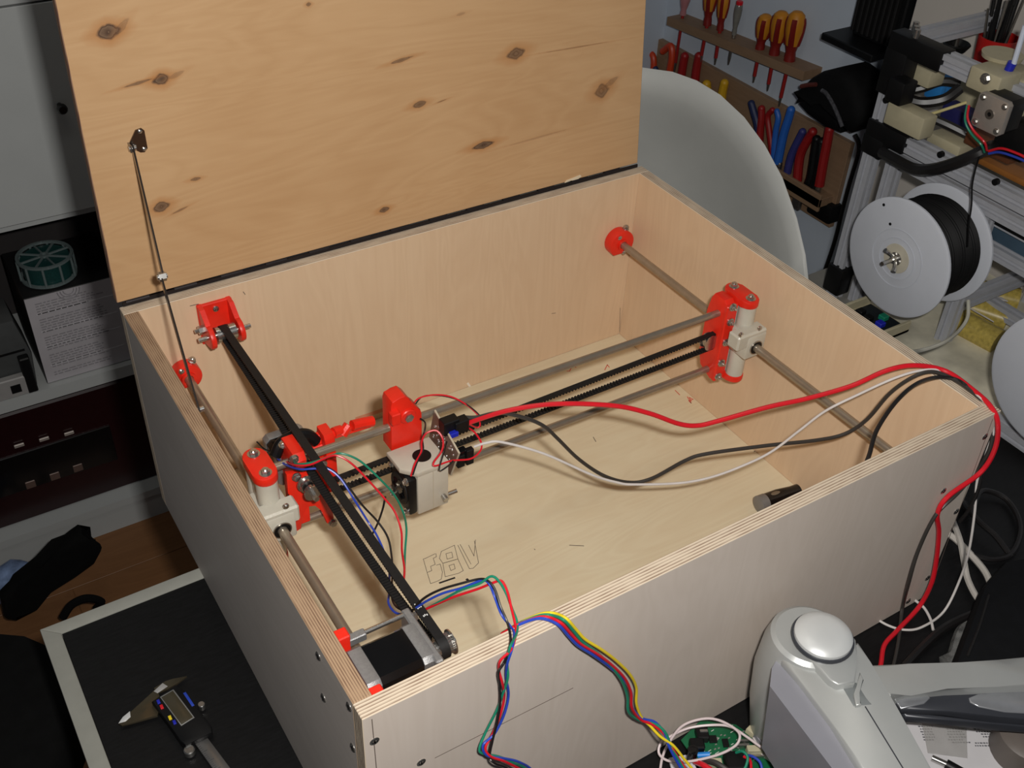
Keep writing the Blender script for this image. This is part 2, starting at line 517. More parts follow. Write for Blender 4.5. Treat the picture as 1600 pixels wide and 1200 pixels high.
# pencil lines and marks on the boards
pm = mat('pencil', (96, 84, 76), 0.7)
pk = mat('ink_black', (30, 26, 24), 0.7)
pr = mat('red_pencil', (204, 84, 66), 0.7)
def drawn(name, strokes, m, parent, w=0.0005, joined=False, **pl):
    if not joined and len(strokes) > 1:
        for st in strokes: drawn(name, [st], m, parent, w, **pl)
        return
    b = MB()
    ax = list(pl)[0]
    nrm = Vector([1 if 'xyz'[i] == ax else 0 for i in range(3)])
    if ax == 'x' and pl['x'] > .3: nrm = -nrm
    if ax == 'y': nrm = -nrm
    for st in strokes:
        P = [at(u, v, **pl) for u, v in st]
        for p, q in zip(P, P[1:]):
            d = (q - p).normalized(); sd = d.cross(nrm) * w / 2
            b.ring_loft([[p - sd - d * w * .4 + nrm * h, p + sd - d * w * .4 + nrm * h, q + sd + d * w * .4 + nrm * h, q - sd + d * w * .4 + nrm * h] for h in (-0.0002, 0.00015)])
    o = b.build(name, m, parent)
    if joined: o['kind'] = 'stuff'
    return o
drawn('pencil_line', [[(680, 1184), (895, 1075)], [(581, 1124), (588, 1200)], [(1551, 655), (1452, 925)]], pm, FP, .0007, y=0)
drawn('pencil_line', [[(968, 519), (969, 481)], [(1039, 507), (1038, 500)], [(862, 490), (868, 489)]], pm, BP_, .0006, y=D - T)
drawn('pencil_line', [[(297, 478), (310, 475)], [(380, 456), (383, 460)]], pm, BP_, .0008, y=D - T)
# outlined letters burnt into the floor of the box
zl = dict(z=ZF)
def zz(pts, ox=620., oy=840., k=3.3333): return [(ox + a / k, oy + c / k) for a, c in pts]
letters = [
    [(138, 112), (150, 108), (200, 84)], [(138, 112), (158, 182), (182, 172), (176, 150), (200, 140), (190, 108), (206, 100), (204, 84)],
    [(158, 182), (176, 240), (214, 226), (232, 216), (238, 180), (226, 138), (206, 144)],
    [(222, 108), (232, 72), (300, 40), (318, 112), (240, 134), (222, 108)], [(256, 84), (286, 76), (292, 104), (262, 112), (256, 84)],
    [(240, 134), (318, 112), (346, 172), (322, 186), (252, 204), (240, 134)], [(272, 146), (298, 138), (304, 162), (282, 172), (272, 146)],
    [(318, 40), (378, 162), (398, 160), (426, 132), (404, 18)], [(330, 36), (386, 138)], [(374, 40), (402, 96), (410, 12)],
]
drawn('outlined_letters', [zz(s) for s in letters], pm, BT, .0006, **zl)
drawn('ink_dash', [zz([(224, 236), (300, 210)])], pk, BT, .0022, **zl)
drawn('ink_dash', [zz([(366, 218), (374, 226)])], pk, BT, .0030, **zl)
drawn('pencil_mark', [[(927, 683), (931, 690)], [(835, 858), (836, 859)], [(890, 852), (912, 853)], [(1178, 706), (1186, 700)]], pm, BT, .0009, **zl)
drawn('red_pencil_mark', [[(886, 580), (890, 580), (894, 572), (900, 574)], [(945, 578), (949, 570), (952, 574)], [(1055, 610), (1062, 617)],
                          [(1074, 620), (1080, 630), (1076, 626), (1083, 624), (1077, 621), (1080, 627)]], pr, BT, .0012, **zl)
wm = mat('white_chalk', (236, 228, 214), 0.8)
drawn('white_mark', [[(731, 599), (737, 608)]], wm, BP_, .0030, y=D - T)
# screw dots in the left edge
drawn('red_pencil_mark', [[(558, 654), (600, 640)]], mat('faint_red', (208, 140, 108), 0.8), BP_, .006, y=D - T)

# the lid stay: bracket on the lid, two thin arms, joint, foot on the side panel
stay = MB()
P1 = lidpt(203, 228) + Vector((0, -0.006, 0))
P3 = at(312, 640, x=T + 0.003)
tj = 0.53
P2 = at(253, 432, x=P1.x + (P3.x - P1.x) * tj)
brk = lidpt(214, 219)
a_ = [(0.006, .012), (.0085, .009), (.0085, -.010), (.005, -.0135), (.001, -.013), (-.0075, -.006), (-.008, -.001), (.000, .011)]
def off(p): return Vector((p[0], 0, p[1]))
by = LID_Y + (brk.z - H) * LEAN
stay = MB().prism(a_, (brk.x, by, brk.z), (1, 0, 0), (0, 0, 1), 0.0016).build('lid_stay', [mat('stay_steel', (120, 108, 100), 0.22, 0.95)], box)
for q in ((.004, .009), (.005, -.010), (-.004, -.005)):
    MB().lathe([(.0022, -.001), (.0022, .0004), (.0012, .0012), (0, .0013)], (brk.x + q[0], by - .0016, brk.z + q[1]), (0, -1, 0), 12).build('screw', M['zinc'], stay)
MB().cyl(P1 + Vector((-.003, 0, 0)), P1 + Vector((.004, 0, 0)), .0028, seg=12).build('pivot', M['zinc'], stay)
MB().box(P1.x - .002, P1.x - .0005, P1.y - .003, by, P1.z - .003, P1.z + .004).build('pivot_ear', M['steel'], stay)
def flat_arm(p, q, w=.0068, th=.0018, dx=0):
    d = (q - p).normalized(); s = Vector((1, 0, 0)); u = d.cross(s).normalized()
    return MB().ring_loft([[c + u * a * w / 2 + s * (e * th / 2 + dx) for a, e in ((-1, -1), (1, -1), (1, 1), (-1, 1))] for c in (p - d * .003, q + d * .003)])
flat_arm(P1, P2, dx=.001).build('upper_arm', stay.data.materials[0], stay)
flat_arm(P2, P3, dx=-.001).build('lower_arm', stay.data.materials[0], stay)
MB().cyl(P2 + Vector((-.005, 0, 0)), P2 + Vector((.005, 0, 0)), .0030, seg=12).cyl(P2 + Vector((-.0035, 0, 0)), P2 + Vector((.0035, 0, 0)), .0050, seg=6).build('joint', M['zinc'], stay)
MB().cyl(P3 + Vector((-.004, 0, 0)), P3 + Vector((.004, 0, 0)), .0030, seg=12).build('foot_screw', M['zinc'], stay)
# ------------------------------------------------------------------ guide rods and their holders
XL, XR, ZR = 0.0505, 0.6566, 0.1888
def rod(label, p, q, r, grp):
    return tag(MB().cyl(p, q, r, seg=24, bev=0.0006).build('smooth_rod', M['rod']), label, 'rod', grp)
rod('thick steel rod along the left side panel of the box', (XL, 0.064, ZR), (XL, D - T - .003, ZR), .0050, 'guide rods')
rod('thick steel rod along the right side panel of the box', (XR, T + .003, ZR), (XR, D - T - .003, ZR), .0050, 'guide rods')

def rod_holder(label, x, z, y, flip=1, r=.0195):
    t = thing('rod_holder', label, 'bracket', (x, y, z), 'red rod holders')
    pts = []
    for k in range(22):                                  # round block cut flat below
        a = math.radians(-50 + 280 * k / 21)
        pts.append((x + flip * r * math.cos(a), z + r * 1.0 * math.sin(a)))
    b = MB().prism([(p[0], p[1]) for p in pts], (0, y, 0), (1, 0, 0), (0, 0, 1), .016, .0014)
    b.build('block', M['red'], t)
    MB().pipe_ring([(.0054, -.0002), (.0084, -.0002), (.0084, .0028), (.0054, .0028)], (x, y - .016, z), (0, -1, 0), 24).build('collar', M['red'], t)
    for q in ((-.006, .012), (.004, -.014)):
        MB().lathe([(.0032, -.001), (.0032, .001), (.0018, .0022), (0, .0024)], (x + q[0], y - .016, z + q[1]), (0, -1, 0), 14).build('screw', M['zinc'], t)
    MB().hexbolt((x + flip * .009, y - .008, z + r * .92), (flip * .3, 0, 1), .0040, .0036, .0046, .002).build('bolt', M['zinc'], t)
    return t
rod_holder('round red rod holder in the far right corner of the box', XR, ZR, D - T)
rod_holder('red rod holder low on the back panel behind the lid stay', XL, ZR, D - T, r=.0165)

# ------------------------------------------------------------------ long belt: rear idler, belt, motor
BX, BZ = 0.0945, 0.2470
idl = thing('idler_bracket', 'red U-shaped idler bracket with pulley on the back panel', 'bracket', (BX, D - T, 0.245))
y0 = D - T
MB().box(.076, .1155, y0 - .005, y0, .219, .270, .001).build('base_plate', M['red'], idl)
for x0, x1 in ((.0765, .0820), (.1095, .1150)):
    arm = [(y0, .270), (y0 - .012, .2695)] + [(y0 - .030 + .013 * math.cos(math.radians(a)), BZ - .003 + .013 * math.sin(math.radians(a))) for a in range(70, 271, 20)] + [(y0, .222)]
    MB().prism(arm, (x0, 0, 0), (0, 1, 0), (0, 0, 1), x1 - x0, .0006).build('arm', M['red'], idl)
MB().lathe([(.0035, -.001), (.0035, .0014), (.002, .0022), (0, .0022)], (.096, y0 - .005, .262), (0, -1, 0), 14).build('screw', M['zinc'], idl)
ya = y0 - .030
MB().cyl((.0655, ya, BZ - .002), (.1245, ya, BZ - .002), .0026, seg=14).build('axle', M['zinc'], idl)
MB().cyl((.0700, ya + .012, BZ + .002), (.0765, ya + .012, BZ + .002), .0050, seg=6).cyl((.0660, ya + .012, BZ + .002), (.0700, ya + .012, BZ + .002), .0024, seg=10).build('nut', M['zinc'], idl)
pul = MB().lathe([(.0092, 0), (.0092, .0035), (.0075, .0037), (.0075, .0145), (.0092, .0147), (.0092, .022)], (.0850, ya, BZ - .002), (1, 0, 0), 24).build('pulley', M['zinc'], idl)

MY, MZ = 0.0555, 0.2420         # motor shaft
mot = thing('stepper_motor', 'black and silver stepper motor in the near left corner of the box', 'motor', (.05, MY, .221))
hw = .0212
def sq(x, dep, w, ch, cy, cz):
    c = [(-w, -w + ch), (-w + ch, -w), (w - ch, -w), (w, -w + ch), (w, w - ch), (w - ch, w), (-w + ch, w), (-w, w - ch)]
    return MB().prism([(cy + a, cz + e) for a, e in c], (x, 0, 0), (0, 1, 0), (0, 0, 1), dep, .0005)
sq(.0215, .0115, hw, .004, MY, MZ).build('rear_cap', M['cast'], mot)
sq(.0328, .0365, hw - .0004, .0045, MY, MZ).build('body', M['blackgloss'], mot)
sq(.0690, .0105, hw, .004, MY, MZ).build('front_cap', M['cast'], mot)
MB().box(.0765, .0835, MY - .026, MY + .034, MZ - .021, MZ + .0208, .0012).build('mount_plate', M['cast'], mot)
MB().cyl((.0835, MY, MZ), (.108, MY, MZ), .0025, seg=12).build('shaft', M['zinc'], mot)
p = MB().lathe([(.0060, 0), (.0060, .003), (.0095, .0032), (.0095, .0045), (.0074, .0047), (.0074, .0150), (.0108, .0152), (.0108, .0164)], (.0885, MY, MZ), (1, 0, 0), 28).build('pulley', M['zinc'], mot)
for k in range(18):
    a = 2 * math.pi * k / 18
    MB().box(.0932, .1034, MY + .0078 * math.cos(a) - .0007, MY + .0078 * math.cos(a) + .0007, MZ + .0078 * math.sin(a) - .0007, MZ + .0078 * math.sin(a) + .0007).build('tooth', M['zinc'], p)
MB().cyl((.0420, MY + .030, MZ + .018), (.0810, MY + .030, MZ + .018), .0021, seg=12).build('spacer_rod', M['zinc'], mot)
MB().box(.0200, .0430, MY + .0265, MY + .0335, MZ + .0125, MZ + .0205, .0008).build('rod_sleeve', M['cast'], mot)
MB().hexbolt((.0835, MY + .028, MZ + .013), (1, 0, 0), .0040, .0035, .0048, .001).build('bolt', M['zinc'], mot)
MB().hexbolt((.0835, MY - .014, MZ + .014), (1, 0, 0), .0030, .0025, .0038, .001).build('bolt', M['zinc'], mot)
wp = MB().box(T, T + .0035, MY - .036, MY + .037, MZ - .03, MZ + .0260, .0008).build('wall_plate', M['red'], mot)
for yy in (MY + .026, MY - .0355):
    MB().box(T + .003, T + .0135, yy, yy + .011, MZ - .01, MZ + .0275, .001).build('lug', M['red'], wp)

belt = thing('timing_belt', 'long black toothed belt from the rear bracket to the near motor', 'belt', (BX, D / 2, BZ - .01), 'toothed belts')
up = [(BX, MY, MZ + .0100), (BX, ya, BZ - .002 + .0085)]
def sagz(y):
    f = (y - MY) / (ya - MY)
    return (MZ - .0100) * (1 - f) + (BZ - .002 - .0085) * f - .095 * f * (1 - f) ** 2
lo = [(BX + .0003, MY + (ya - MY) * k / 16, sagz(MY + (ya - MY) * k / 16)) for k in range(17)]     # the slack lower run
MB().ribbon(up, (1, 0, 0), .0080, .0016).build('upper_strand', M['belt'], belt)
MB().ribbon(lo, (1, 0, 0), .0080, .0016).build('lower_strand', M['belt'], belt)
arc = [(BX, MY - .0100 * math.sin(math.radians(a)), MZ + .0100 * math.cos(math.radians(a))) for a in range(0, 181, 15)]
MB().ribbon(arc, (1, 0, 0), .0082, .0016).build('motor_loop', M['belt'], belt)
arc = [(BX, ya + .0085 * math.sin(math.radians(a)), BZ - .002 + .0085 * math.cos(math.radians(a))) for a in range(0, 181, 15)]
MB().ribbon(arc, (1, 0, 0), .0082, .0016).build('idler_loop', M['belt'], belt)
def teeth(n, pts, parent, side, w, h, dn, pitch=None):
    p, q = Vector(pts[0]), Vector(pts[1]); s = Vector(side); d = (q - p).normalized(); L = (q - p).length
    b = MB(); n = int(L / pitch)
    for k in range(n):
        c = p + d * (pitch * (k + .5)) + Vector(dn) * h
        b.ring_loft([[c + s * e * w / 2 + d * a * pitch * .26 + Vector(dn) * h * .6 * g for e, a in ((-1, -1), (1, -1), (1, 1), (-1, 1))] for g in (-1, 1)])
    o = b.build('belt_teeth', M['belt'], parent)
    o['kind'] = 'stuff'
teeth(0, up, belt, (1, 0, 0), .0080, .0012, (0, 0, -1), .003)
b = MB()
for k in range(150):
    y = MY + (ya - MY) * (k + .5) / 150
    b.box(BX - .0037, BX + .0043, y - .0008, y + .0008, sagz(y) + .0004, sagz(y) + .0019)
o = b.build('belt_teeth', M['belt'], belt); o['kind'] = 'stuff'
# printed size on the belt
pw = mat('white_print', (210, 210, 206), 0.6)
b = MB()
for k, (dx, dy) in enumerate(((0, 0), (.0016, 0), (-.0016, .001), (0, -.003), (.0016, -.003), (-.0014, -.0035), (.0004, -.0125), (.002, -.013), (-.001, -.013))):
    c = Vector((BX + dx, 0.0945 + dy, MZ + .0100 + .0009 + (0.0945 + dy - MY) * 0.0052))
    b.box(c.x - .0005, c.x + .0005, c.y - .0007, c.y + .0009, c.z - .0001, c.z + .0001)
o = b.build('printed_marks', pw, belt); o['kind'] = 'stuff'

# ------------------------------------------------------------------ bearing carriers on the two guide rods
def carrier(label, x, cx, lx0, lx1, spx):
    t = thing('bearing_carrier', label, 'carriage', (x, .32, ZR), 'bearing carriers')
    # two upright tubes behind the bearing housing
    for yy in (.3130, .3390):
        MB().cyl((cx, yy, .1345), (cx, yy, .2360), .0108, seg=24).build('tube', M['white_pla'], t)
    MB().box(cx - .0085, cx + .0085, .3130, .3390, .1345, .2350, .001).build('web', M['white_pla'], t)
    h = MB().box(x - .0150, x + .0150, .2880, .3330, ZR - .0150, ZR + .0180, .0025, seg=2).build('bearing_housing', M['white_pla'], t)
    MB().box(lx0, lx1, .2890, .3080, ZR + .002, ZR + .0225, .002).build('clamp_lug', M['white_pla'], t)
    MB().pipe_ring([(.0052, 0), (.0085, 0), (.0085, .0012), (.0052, .0012)], (x, .2880, ZR), (0, -1, 0), 24).build('bearing_seal', M['black'], h)
    MB().pipe_ring([(.0085, 0), (.0096, 0), (.0096, .0012), (.0085, .0012)], (x, .2880, ZR), (0, -1, 0), 24).build('bearing_ring', M['zinc'], h)
    for u, v in spx:
        q = at(u, v, y=.2884)
        MB().lathe([(.0030, -.001), (.0030, .001), (.0018, .002), (0, .002)], q, (0, -1, 0), 12).build('screw', M['zinc'], h)
    def oval(z0, z1):
        P = [(cx + .0118 * math.cos(a), .3390 + .0118 * math.sin(a)) for a in [math.pi * k / 10 for k in range(11)]] + \
            [(cx + .0118 * math.cos(a), .3130 + .0118 * math.sin(a)) for a in [math.pi + math.pi * k / 10 for k in range(11)]]
        return MB().prism(P, (0, 0, z0), (1, 0, 0), (0, 1, 0), z1 - z0, .0014)
    cap = oval(.2360, .2455).build('top_cap', M['red'], t)
    oval(.1260, .1345).build('bottom_cap', M['red'], t)
    for yy in (.3110, .3410):
        MB().hexbolt((cx, yy, .2455), (0, 0, 1), .0042, .0036, .0062, .0022).build('bolt', M['zinc'], cap)
    return t
carrier('milky bearing carrier with red caps on the left guide rod', XL, XL - .0015, XL - .022, XL + .020, [(447, 791)])
carrier('milky bearing carrier with red caps on the right guide rod', XR, XR - .0005, XR - .030, XR + .0155, [(1158, 523), (1187, 513)])

# ------------------------------------------------------------------ cross beam: two rods, belt, end brackets
YG = 0.3325
pa, pb = at(426, 731, y=YG), at(1130, 486.5, y=YG)
rod('upper steel rod of the cross beam between the red brackets', pa - (pb - pa).normalized() * .012, pb, .0043, 'cross beam rods')
pa, pb = at(465, 816, y=YG), at(1113, 573.5, y=YG)
rod('lower steel rod of the cross beam between the red brackets', pa - (pb - pa).normalized() * .006, pb, .0043, 'cross beam rods')

xb = thing('timing_belt', 'short black toothed belt between the two rods of the cross beam', 'belt', (.36, YG, .175), 'toothed belts')
b1, b2 = at(512, 753, y=YG), at(1120, 519, y=YG)
c1, c2 = at(520, 769, y=YG), at(1114, 542, y=YG)
for nm, p, q in (('upper_strand', b1, b2), ('lower_strand', c1, c2)):
    MB().ribbon([p, q], (0, 1, 0), .0065, .0018).build(nm, M['belt'], xb)
def teeth2(p, q, dn):
    d = (q - p).normalized(); L = (q - p).length; pitch = .0042; b = MB(); dn = Vector(dn)
    for k in range(int(L / pitch)):
        c = p + d * pitch * (k + .5) + dn * .0015
        b.ring_loft([[c + Vector((0, e * .00325, 0)) + d * a * pitch * .27 + dn * .0009 * g for e, a in ((-1, -1), (1, -1), (1, 1), (-1, 1))] for g in (-1, 1)])
    o = b.build('belt_teeth', M['belt'], xb); o['kind'] = 'stuff'
teeth2(b1, b2, (0, 0, -1)); teeth2(c1, c2, (0, 0, 1))

# right end bracket
rb = thing('end_bracket', 'red end bracket at the right of the cross beam with a row of bolts', 'bracket', (.637, .334, .13), 'cross beam end brackets')
prof = [(.3205, .2370), (.3260, .2430), (.3440, .2425), (.3480, .2350), (.3520, .2150), (.3530, .1550), (.3470, .1350), (.3260, .1250), (.3205, .1290)]
MB().prism(prof, (.6290, 0, 0), (0, 1, 0), (0, 0, 1), .0135, .0012).build('plate', M['red'], rb)
MB().box(.6270, .6440, .3165, .3225, .1270, .2390, .0012).build('clamp_strip', M['red'], rb)
for u, v, st in ((1145, 480, .003), (1141, 503, .003), (1134, 535, .012), (1127, 567, .003), (1122, 588, .003)):
    q = at(u, v, y=.3160)
    MB().hexbolt(q, (0, -1, 0), .0034, .003, .0052, st).build('bolt', M['zinc'], rb)
q = at(1116, 527, y=.334)
pl_ = MB().lathe([(.0105, -.001), (.0105, 0), (.0080, .0004), (.0080, .008), (.0105, .0084), (.0105, .0094)], (.622, .3282, .1815), (0, 1, 0), 24).build('idler_pulley', M['zinc'], rb)

# left end bracket carries the cross beam's motor
lb = thing('end_bracket', 'red end bracket and motor mount at the left of the cross beam', 'bracket', (.095, .32, .13), 'cross beam end brackets')
def px_plate(pts, y, dep, nm, m, parent, bev=.0008):
    P = [at(u, v, y=y) for u, v in pts]
    P.reverse()
    b = MB().prism([(p.x, p.z) for p in P], (0, y, 0), (1, 0, 0), (0, 0, 1), -dep if dep else 0, bev)
    return b.build(nm, m, parent)
px_plate([(448, 742), (482, 736), (497, 762), (511, 785), (520, 800), (524, 818), (518, 822), (510, 817), (503, 797), (493, 789), (480, 791), (473, 803), (471, 826), (463, 831), (458, 829), (461, 790), (450, 772)], .3165, .006, 'front_plate', M['red'], lb)
MB().prism([(.3165, .229), (.3150, .240), (.3200, .2475), (.3480, .2475), (.3530, .2420), (.3530, .150), (.3225, .150), (.3225, .229)], (.0800, 0, 0), (0, 1, 0), (0, 0, 1), .0120, .0012).build('clamp_block', M['red'], lb)
MB().prism([(.3400, .228), (.3430, .236), (.3600, .236), (.3620, .226), (.3620, .160), (.3400, .160)], (.1215, 0, 0), (0, 1, 0), (0, 0, 1), .0110, .0012).build('rear_block', M['red'], lb)
MB().box(.0800, .1325, .3480, .3560, .1560, .2200, .001).build('back_web', M['red'], lb)
for u, v in ((459, 717), (463, 745), (520, 816)):
    MB().hexbolt(at(u, v, y=.3150), (0, -1, 0), .0040, .0028, .0048, .001).build('bolt', M['zinc'], lb)
for u, v in ((505, 725), (442, 696)):
    MB().hexbolt(at(u, v, y=.338 if u > 480 else .343), (0, -1, 0) if u > 480 else (0, 0, 1), .0030, .0028, .0042, .001).build('bolt', M['zinc'], lb)
sh = at(478, 755, y=.3100)
MB().lathe([(.0095, 0), (.0095, .0014), (.0078, .0016), (.0078, .0060), (.0060, .0062)], sh, (0, -1, 0), 22).build('pulley_hub', M['zinc'], lb)
MB().lathe([(.0060, .0060), (.0060, .0100)], sh, (0, -1, 0), 22).build('pulley_groove', M['black'], lb)
MB().lathe([(.0062, .0100), (.0062, .0150), (.0085, .0152), (.0085, .0166)], sh, (0, -1, 0), 22).build('pulley_collar', M['zinc'], lb)
MB().cyl(sh, sh + Vector((0, -.026, 0)), .0030, seg=6).build('shaft', M['zinc'], lb)
# the row of printed red links lying on the bracket's top edge
ln = MB()
P = [at(u, v, y=.358) for u, v in ((500, 684), (512, 678), (526, 675), (535, 668), (546, 663), (558, 660), (584, 656))]
for k, (u0, v0, u1, v1, r) in enumerate(((494, 688, 509, 678, .0070), (509, 681, 521, 678, .0048), (521, 676, 532, 672, .0055), (535, 679, 545, 664, .0055), (550, 665, 582, 658, .0058))):
    MB().tube([at(u0, v0, y=.356), at((u0 + u1) / 2, (v0 + v1) / 2 - .4, y=.357), at(u1, v1, y=.358)], r, seg=10).build('printed_lug', M['red'], lb)
MB().tube([at(500, 690, y=.357), at(540, 677, y=.358), at(578, 665, y=.359)], .0022, seg=8).build('strut', M['red'], lb)

xm = thing('stepper_motor', 'black stepper motor with silver end under the long belt at the cross beam', 'motor', (.095, .375, .17))
mc = (.0960, .1980)
def sqy(y, dep, w, ch):
    c = [(-w, -w + ch), (-w + ch, -w), (w - ch, -w), (w, -w + ch), (w, w - ch), (w - ch, w), (-w + ch, w), (-w, w - ch)]
    return MB().prism([(mc[0] + a, mc[1] + e) for a, e in c], (0, y + dep, 0), (1, 0, 0), (0, 0, 1), dep, .0005)
sqy(.3565, .0080, .0212, .004).build('front_cap', M['cast'], xm)
sqy(.3645, .0180, .0208, .0045).build('body', M['blackgloss'], xm)
sqy(.3825, .0100, .0212, .004).build('rear_cap', M['cast'], xm)
tie = MB().tube([at(401, 690, y=.36), at(414, 702, y=.355), at(430, 704, y=.352), at(445, 690, y=.350)], .0007, seg=6).build('cable_tie', M['black'], xm)
MB().tube([at(430, 712, y=.348), at(440, 692, y=.350), at(462, 680, y=.352), at(480, 679, y=.352), at(494, 690, y=.350)], .0060, seg=10).build('wire_sleeve', M['black'], xm)

# ------------------------------------------------------------------ laser carriage on the cross beam
lc = thing('laser_carriage', 'laser carriage with milky housing, fan and board on the cross beam', 'carriage', (.21, .30, .145))
hold = px_plate([(611, 636), (613, 629), (624, 623), (633, 619), (640, 623), (647, 634), (657, 640), (659, 646), (660, 700), (612, 705)], .3260, .0200, 'rod_holder_plate', M['red'], lc)
q = at(637, 650, y=.3260)
MB().hexbolt(q, (0, -1, 0), .0050, .0042, .0068, .001).build('bolt', M['zinc'], hold)
pl2 = at(616, 650, y=.322)
MB().box(pl2.x - .004, pl2.x + .006, .3180, .3270, pl2.z - .010, pl2.z + .004, .001).build('lug', M['red'], hold)
pa = at(637, 650, y=.3260)
MB().cyl((pa.x, .3235, pa.z), (pa.x, .3560, pa.z + .002), .0090, seg=20, bev=.001).build('clamp_boss', M['red'], hold)
HX0, HX1, HY0, HY1, HZ0, HZ1 = .1930, .2290, .2800, .3200, .1440, .1985
hs = MB().box(HX0, HX1, HY0, HY1, HZ0, HZ1, .0016, seg=2).build('housing', M['housing'], lc)
MB().prism([(.1800, .3230), (.1800, .2945), (.1930, .2795), (.2295, .2795), (.2295, .3230)], (0, 0, HZ1 - .001), (1, 0, 0), (0, 1, 0), .0065, .0012).build('housing_top', M['housing'], hs)
MB().box(.2105, .2111, HY0 - .0003, HY0 + .001, HZ0 + .001, HZ1).build('seam', M['pcb_edge'], hs)
hp = at(659, 712, z=HZ1 + .0056)
MB().cyl((hp.x, hp.y, HZ1 + .004), (hp.x, hp.y, HZ1 + .0058), .0098, seg=28).build('opening', M['black'], hs)
MB().pipe_ring([(.0098, 0), (.0106, 0), (.0106, .0007), (.0098, .0007)], (hp.x, hp.y, HZ1 + .0052), (0, 0, 1), 28).build('opening_rim', M['housing'], hs)
MB().cyl((.2225, .2800, .158), (.2225, .2735, .157), .0030, seg=12).build('lens_screw', M['zinc'], hs)
q = at(700, 772, y=.286)
MB().cyl(q, q + Vector((.010, -.001, .001)), .0024, seg=10).build('side_screw', M['zinc'], hs)
fan = MB().box(.1825, .1930, .2800, .3195, .1470, .1960, .003, seg=2).build('fan', M['black'], lc)
MB().pipe_ring([(.0120, 0), (.0178, 0), (.0178, .0010), (.0120, .0010)], (.1825, .3000, .1715), (-1, 0, 0), 28).build('fan_rim', M['belt'], fan)
MB().cyl((.1815, .3000, .1715), (.1835, .3000, .1715), .0075, seg=20).build('fan_hub', M['blackgloss'], fan)
for k in range(7):
    a = 2 * math.pi * k / 7
    m_ = Matrix.Translation((.1820, .3000, .1715)) @ Matrix.Rotation(a, 4, 'X')
    MB().box(-.0004, .0004, .0060, .0130, -.0028, .0028, M=m_ @ Matrix.Rotation(.5, 4, 'Y')).build('fan_blade', M['blackgloss'], fan)
for yy, zc in ((.2845, .1925), (.2845, .1505), (.3155, .1925), (.3155, .1505)):
    MB().hexbolt((.1825, yy, zc), (-1, 0, 0), .0030, .0026, .0044, .001).build('bolt', M['zinc'], fan)
# driver board standing beside the housing
PX = .2360
corners = [at(679, 641, x=PX), at(717, 708, x=PX), at(704, 742, x=PX), at(670, 690, x=PX)]
pc = MB(); pc.ring_loft([[c + Vector((dx, 0, 0)) for c in corners] for dx in (-.0008, .0008)])
pcb = pc.build('driver_board', [M['pcb']], lc)
MB().tube([corners[0] + Vector((.0004, -.0003, 0)), corners[1] + Vector((.0004, -.0003, 0)), corners[2] + Vector((.0004, -.0003, 0))], .0011, seg=6, smooth=False).build('board_edge', M['pcb_edge'], pcb)
rnd = random.Random(4)
b = MB()
for k in range(46):
    s_, t_ = rnd.uniform(.12, .9), rnd.uniform(.1, .9)
    c = corners[0].lerp(corners[1], s_).lerp(corners[3].lerp(corners[2], s_), t_)
    b.ball(c + Vector((-.0010, 0, 0)), .0013, 6)
o = b.build('solder_joints', M['solder'], pcb); o['kind'] = 'stuff'
def conn(u, v, y, sx, sy, sz, nm, m):
    c = at(u, v, y=y)
    return MB().box(c.x - sx / 2, c.x + sx / 2, c.y - sy / 2, c.y + sy / 2, c.z - sz / 2, c.z + sz / 2, .0008).build(nm, m, pcb)
conn(702, 664, .300, .018, .012, .017, 'connector', M['black'])
conn(719, 663, .297, .016, .011, .015, 'plug', M['black'])
conn(709, 678, .292, .009, .006, .006, 'trimmer', M['blue'])
conn(722, 706, .280, .008, .008, .009, 'pin_header', M['blackgloss'])
conn(719, 719, .278, .0085, .0065, .016, 'plug', M['black'])
conn(733, 712, .276, .0085, .0065, .020, 'plug', M['black'])
conn(733, 655, .30, .006, .005, .004, 'plug_clip', M['steel'])

# grey torch lying in the near right of the box floor
tor = thing('torch', 'small black torch with grey head lying on the box floor', 'torch', (.56, .035, ZF))
hd = at(1185, 790, z=ZF + .010); hd.z = ZF + .0115
tl = at(1226, 774, z=ZF + .0115); dv = (tl - hd); dv.z = 0; dv.normalize()
MB().lathe([(.0085, -.001), (.0112, 0), (.0112, .010), (.0106, .0105)], hd, dv, 24).build('head', mat('torch_grey', (128, 126, 124), .4, .3), tor)
MB().lathe([(.0108, .0105), (.0108, .030), (.0085, .050), (.0085, .060)], hd, dv, 24).build('barrel', M['blackgloss'], tor)
sw = hd + dv * .023 + Vector((0, 0, .0104))
a_, c_, _ = frame(dv)
MB().ball(sw, (.007, .0028, .0012), 14, Matrix.Rotation(math.atan2(dv.y, dv.x), 3, 'Z')).build('switch', mat('switch_grey', (110, 96, 78), .3), tor)
# ------------------------------------------------------------------ wires
def wire(label, m, pts, r, grp=None, seg=8, cat='wire', name='wire', sub=7):
    P = []
    for p in pts:
        if isinstance(p, Vector): P.append(p); continue
        u, v, ax, val = p
        P.append(at(u, v, **{ax: val}))
    return tag(MB().tube(P, r, seg=seg, sub=sub).build(name, M[m] if isinstance(m, str) else m), label, cat, grp)

